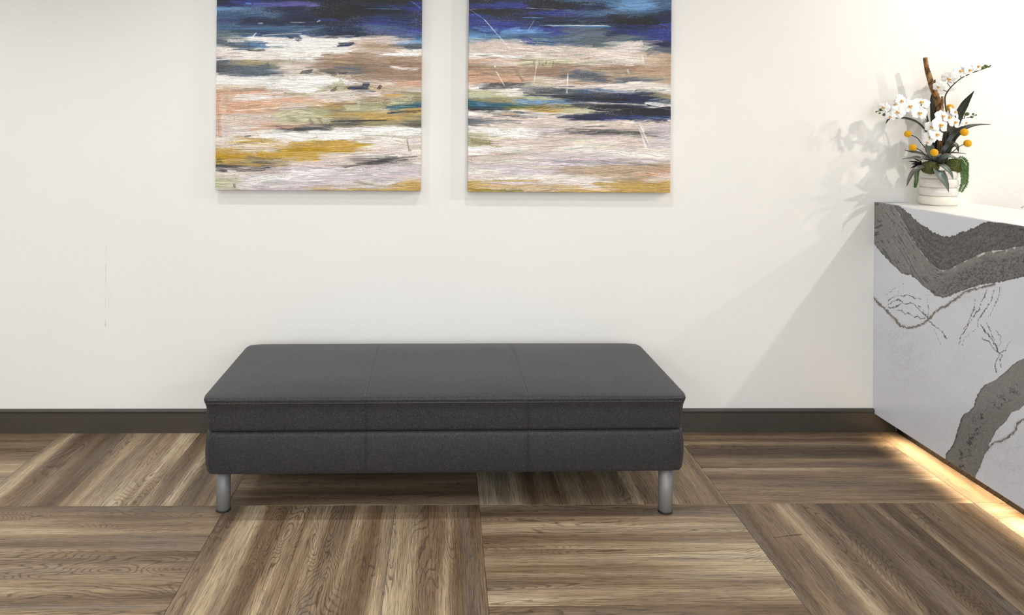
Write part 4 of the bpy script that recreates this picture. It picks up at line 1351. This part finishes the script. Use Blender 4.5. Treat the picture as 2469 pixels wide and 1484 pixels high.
frond([Q(2222, 402, -.02), Q(2211, 414, -.04), Q(2209, 436, -.045), Q(2206, 453, -.04)], 12, 5.5)
frond([Q(2306, 398, -.05), Q(2318, 396, -.07), Q(2324, 408, -.075)], 8, 6)

# craspedia balls on wiry stems
bmB = bmesh.new(); ico(bmB, (0, 0, 0), 1, 3)
for v in fib(230): ico(bmB, v*0.97, .115, 1)
ballmesh = bm_mesh('craspedia_ball', bmB, True); ballmesh.materials.append(M['ball'])
for (x, y, r, d, root, rd) in ((2189, 323, 8.6, -.03, [(2225, 350), (2210, 332)], -.03), (2201, 356, 8.8, -.05, [(2235, 378), (2218, 362)], -.05), (2252.5, 368, 9.4, -.095, [(2256, 385), (2254, 375)], -.09),
                               (2290.5, 260, 9.2, .02, [(2282, 320), (2288, 280)], .02), (2325, 319, 9.6, -.065, [(2285, 365), (2310, 330)], -.06), (2333, 346, 9.4, -.05, [(2290, 372), (2316, 352)], -.05)):
    o = new_obj('craspedia_ball', ballmesh, plant); o.location = Q(x, y, d); o.scale = (px(r*.9),)*3
    st = tube('stem', [Q(2262, 396, -.02)]+[Q(a, b, rd) for a, b in root]+[Q(x, y, d)], [px(1.0)]*4, M['stem'], plant, 20, 6)

# orchid sprays
tube('orchid_stem', [Q(2258, 395, .0), Q(2248, 330, -.01), Q(2238, 293, -.02), Q(2229, 262, -.02), Q(2215, 252, -.02), Q(2185, 258, -.025), Q(2150, 270, -.03), Q(2128, 267, -.03), Q(2112, 269, -.03)], [px(2), px(1.8), px(1.6), px(1.2), px(.9)], M['stem'], plant, 50, 6)
tube('orchid_stem', [Q(2270, 395, .0), Q(2279, 330, -.01), Q(2283, 284, -.02), Q(2279, 250, -.02), Q(2279, 233, -.02), Q(2286, 219, -.02), Q(2300, 203, -.02), Q(2319, 188, -.02), Q(2344, 176, -.02), Q(2372, 166, -.02), Q(2388, 159, -.02)], [px(2), px(1.8), px(1.6), px(1.4), px(.9)], M['stem'], plant, 60, 6)
tube('orchid_stem', [Q(2266, 395, -.04), Q(2262, 345, -.06), Q(2266, 310, -.07), Q(2285, 290, -.075), Q(2313, 287, -.075), Q(2333, 284, -.075), Q(2354, 277, -.075)], [px(1.8), px(1.6), px(1.2), px(.8)], M['stem'], plant, 50, 6)
for a, b, d in (((2227, 272), (2229, 258), -.022), ((2240, 300), (2232, 287), -.02), ((2152, 271), (2143, 261), -.03), ((2284, 221), (2270, 215), -.02), ((2292, 210), (2284, 200), -.02), ((2302, 201), (2297, 194), -.02), ((2319, 188), (2316, 183), -.02), ((2326, 184), (2326, 176), -.02), ((2352, 173), (2349, 167), -.02), ((2325, 285), (2328, 276), -.075)):
    tube('pedicel', [Q(*a, d), Q((a[0]+b[0])/2-1, (a[1]+b[1])/2, d-.004), Q(*b, d-.008)], [px(.9)]*3, M['stem'], plant, 8, 5)
bmU = bmesh.new(); ico(bmU, (0, 0, 0), 1, 2, (1, .85, .78)); budmesh = bm_mesh('bud', bmU, True); budmesh.materials.append(M['bud'])
for (x, y, r, d) in ((2113, 269.5, 2.6, -.03), (2121, 273, 2.8, -.03), (2123, 264, 3.4, -.03), (2132, 276.5, 4.6, -.032), (2370, 163, 4.6, -.02), (2377, 159.5, 5.0, -.02), (2384, 161, 3.2, -.02), (2388, 158.5, 2.2, -.02),
                     (2331.5, 275, 5.6, -.078), (2343, 282.5, 4.0, -.076), (2346.5, 275, 3.2, -.076), (2353.5, 277.5, 2.4, -.076)):
    o = new_obj('bud', budmesh, plant); o.location = Q(x, y, d); o.scale = (px(r),)*3; o.rotation_euler = (0, random.uniform(-.6, .6), 0)

def petal_mesh(name, L, Wd, cup, wave, p=0.55, nb=10, na=9):
    V = []; F_ = []
    for i in range(nb):
        u = i/(nb-1); w = Wd*max(0.02, math.sin(math.pi*min(0.999, (u**1.12)*0.95+0.02)))**p*(0.35+0.65*sstep(0, .45, np.array(u)))
        for k in range(na):
            s = k/(na-1)*2-1
            V.append((s*w/2, L*u*(1-0.12*s*s*u), cup*(u*u)+0.10*L*abs(s)**2*(1 if cup >= 0 else -1)*.6+wave*math.sin(s*4+u*3)*L*.04))
    for i in range(nb-1):
        for k in range(na-1): F_.append((i*na+k, i*na+k+1, (i+1)*na+k+1, (i+1)*na+k))
    m = mesh_from(name, V, F_, True); m.materials.append(M['petal']); return m
PB = petal_mesh('petal', .60, .74, -.07, 1, .5); PS = petal_mesh('sepal', .58, .46, -.10, 1, .55)
def lip_mesh():
    bm = bmesh.new()
    ico(bm, (0, .02, .06), .07, 2, (1, 1, 1.1)); n0 = len(bm.verts)
    ico(bm, (0, -.13, .10), .10, 2, (.8, 1.2, .5)); ico(bm, (-.11, -.04, .10), .08, 2, (.6, 1, .9)); ico(bm, (.11, -.04, .10), .08, 2, (.6, 1, .9)); n1 = len(bm.verts)
    for s in (-1, 1): add_tube(bm, [(0, -.22, .12), (s*.03, -.27, .16), (s*.06, -.26, .20)], [.014, .01, .005], 6, 5)
    for v in bm.verts: v.co *= 0.82
    m = bm_mesh('flower', bm, True)
    C = []
    for i, v in enumerate(m.vertices):
        if i < n0: C.append(srgb(240, 226, 170))
        elif i < n1: C.append(srgb(222, 150, 30) if (v.co.y > -.12 or abs(v.co.x) > .07) else srgb(236, 206, 90))
        else: C.append(srgb(225, 200, 110))
    add_col(m, C); m.materials.append(M['lip']); return m
LIP = lip_mesh()
def flower(x, y, size, d, face, roll=0.0):
    o = new_obj('flower', LIP, plant); s = px(size*1.22)
    z = Vector(face).normalized(); upv = Vector((math.sin(roll), 0, math.cos(roll)))
    yv = (upv-z*upv.dot(z)).normalized(); xv = yv.cross(z)
    Rm = Matrix((xv, yv, z)).transposed().to_4x4()
    o.matrix_basis = Matrix.Translation(Q(x, y, d)) @ Rm @ Matrix.Diagonal((s, s, s, 1))
    for (me, nm, ang, zo, ti) in ((PS, 'petal', 0, -.02, random.uniform(-.1, .2)), (PS, 'petal', 128, -.03, .1), (PS, 'petal', -128, -.03, .1), (PB, 'petal', 74, .0, random.uniform(-.15, .15)), (PB, 'petal', -74, .0, random.uniform(-.15, .15))):
        p = new_obj(nm, me, o); p.matrix_basis = Matrix.Translation((0, 0, zo)) @ Matrix.Rotation(math.radians(ang), 4, 'Z') @ Matrix.Rotation(ti, 4, 'X')
    return o
FL = [ # left spray
 (2174, 243, 25, -.035, (.3, -1, .1), .5), (2194, 256, 27, -.045, (-.1, -1, .2), -.2), (2165, 270, 25, -.05, (-.3, -1, .1), .6), (2158, 252, 19, -.03, (-.4, -1, .3), .1), (2222, 247, 27, -.035, (-.2, -.8, .75), .2),
 (2217, 272, 28, -.055, (0, -1, .25), .1), (2147, 281, 18, -.05, (-.4, -1, -.1), .4), (2131, 259, 21, -.035, (-.7, -.8, .3), .6),
 # upper right spray
 (2263, 209, 19, -.03, (-.6, -.8, -.1), .3), (2288, 189, 25, -.035, (-.2, -.7, -.4), .3), (2316, 171, 24, -.035, (.0, -.8, .3), .2), (2338, 168, 22, -.04, (.3, -1, -.1), .1), (2358, 159, 23, -.035, (.4, -1, .0), -.1), (2300, 184, 19, -.025, (.2, -.7, .4), .4), (2328, 160, 18, -.025, (.2, -.8, .5), .2),
 # middle spray
 (2273, 280, 25, -.085, (.1, -1, .45), .1), (2268, 301, 30, -.095, (.1, -1, .2), .1), (2246, 306, 22, -.085, (-.5, -1, .2), .3), (2259, 324, 27, -.098, (.2, -1, .3), .2), (2243, 331, 22, -.09, (-.5, -.9, .2), .3), (2236, 343, 16, -.085, (-.5, -1, -.1), .3),
 (2302, 270, 24, -.08, (.6, -.8, .5), .3), (2289, 283, 26, -.085, (.2, -1, .5), .3), (2303, 294, 25, -.09, (.3, -1, .1), .2), (2329, 295, 18, -.08, (.5, -1, -.2), -.2)]
for f_ in FL: flower(*f_)
# a gouge scraped across the plank finish
g0 = on_z(1866, 1298); g1 = on_z(1932, 1290)
bm = bmesh.new(); add_tube(bm, [(g0.x, g0.y, 0.0), ((g0.x+g1.x)/2, (g0.y+g1.y)/2+.002, 0.0), (g1.x, g1.y, 0.0)], [.0004, .0010, .0016], 8, 6)
new_obj('scratch', bm_mesh('scratch', bm), floor, M['threadd'])
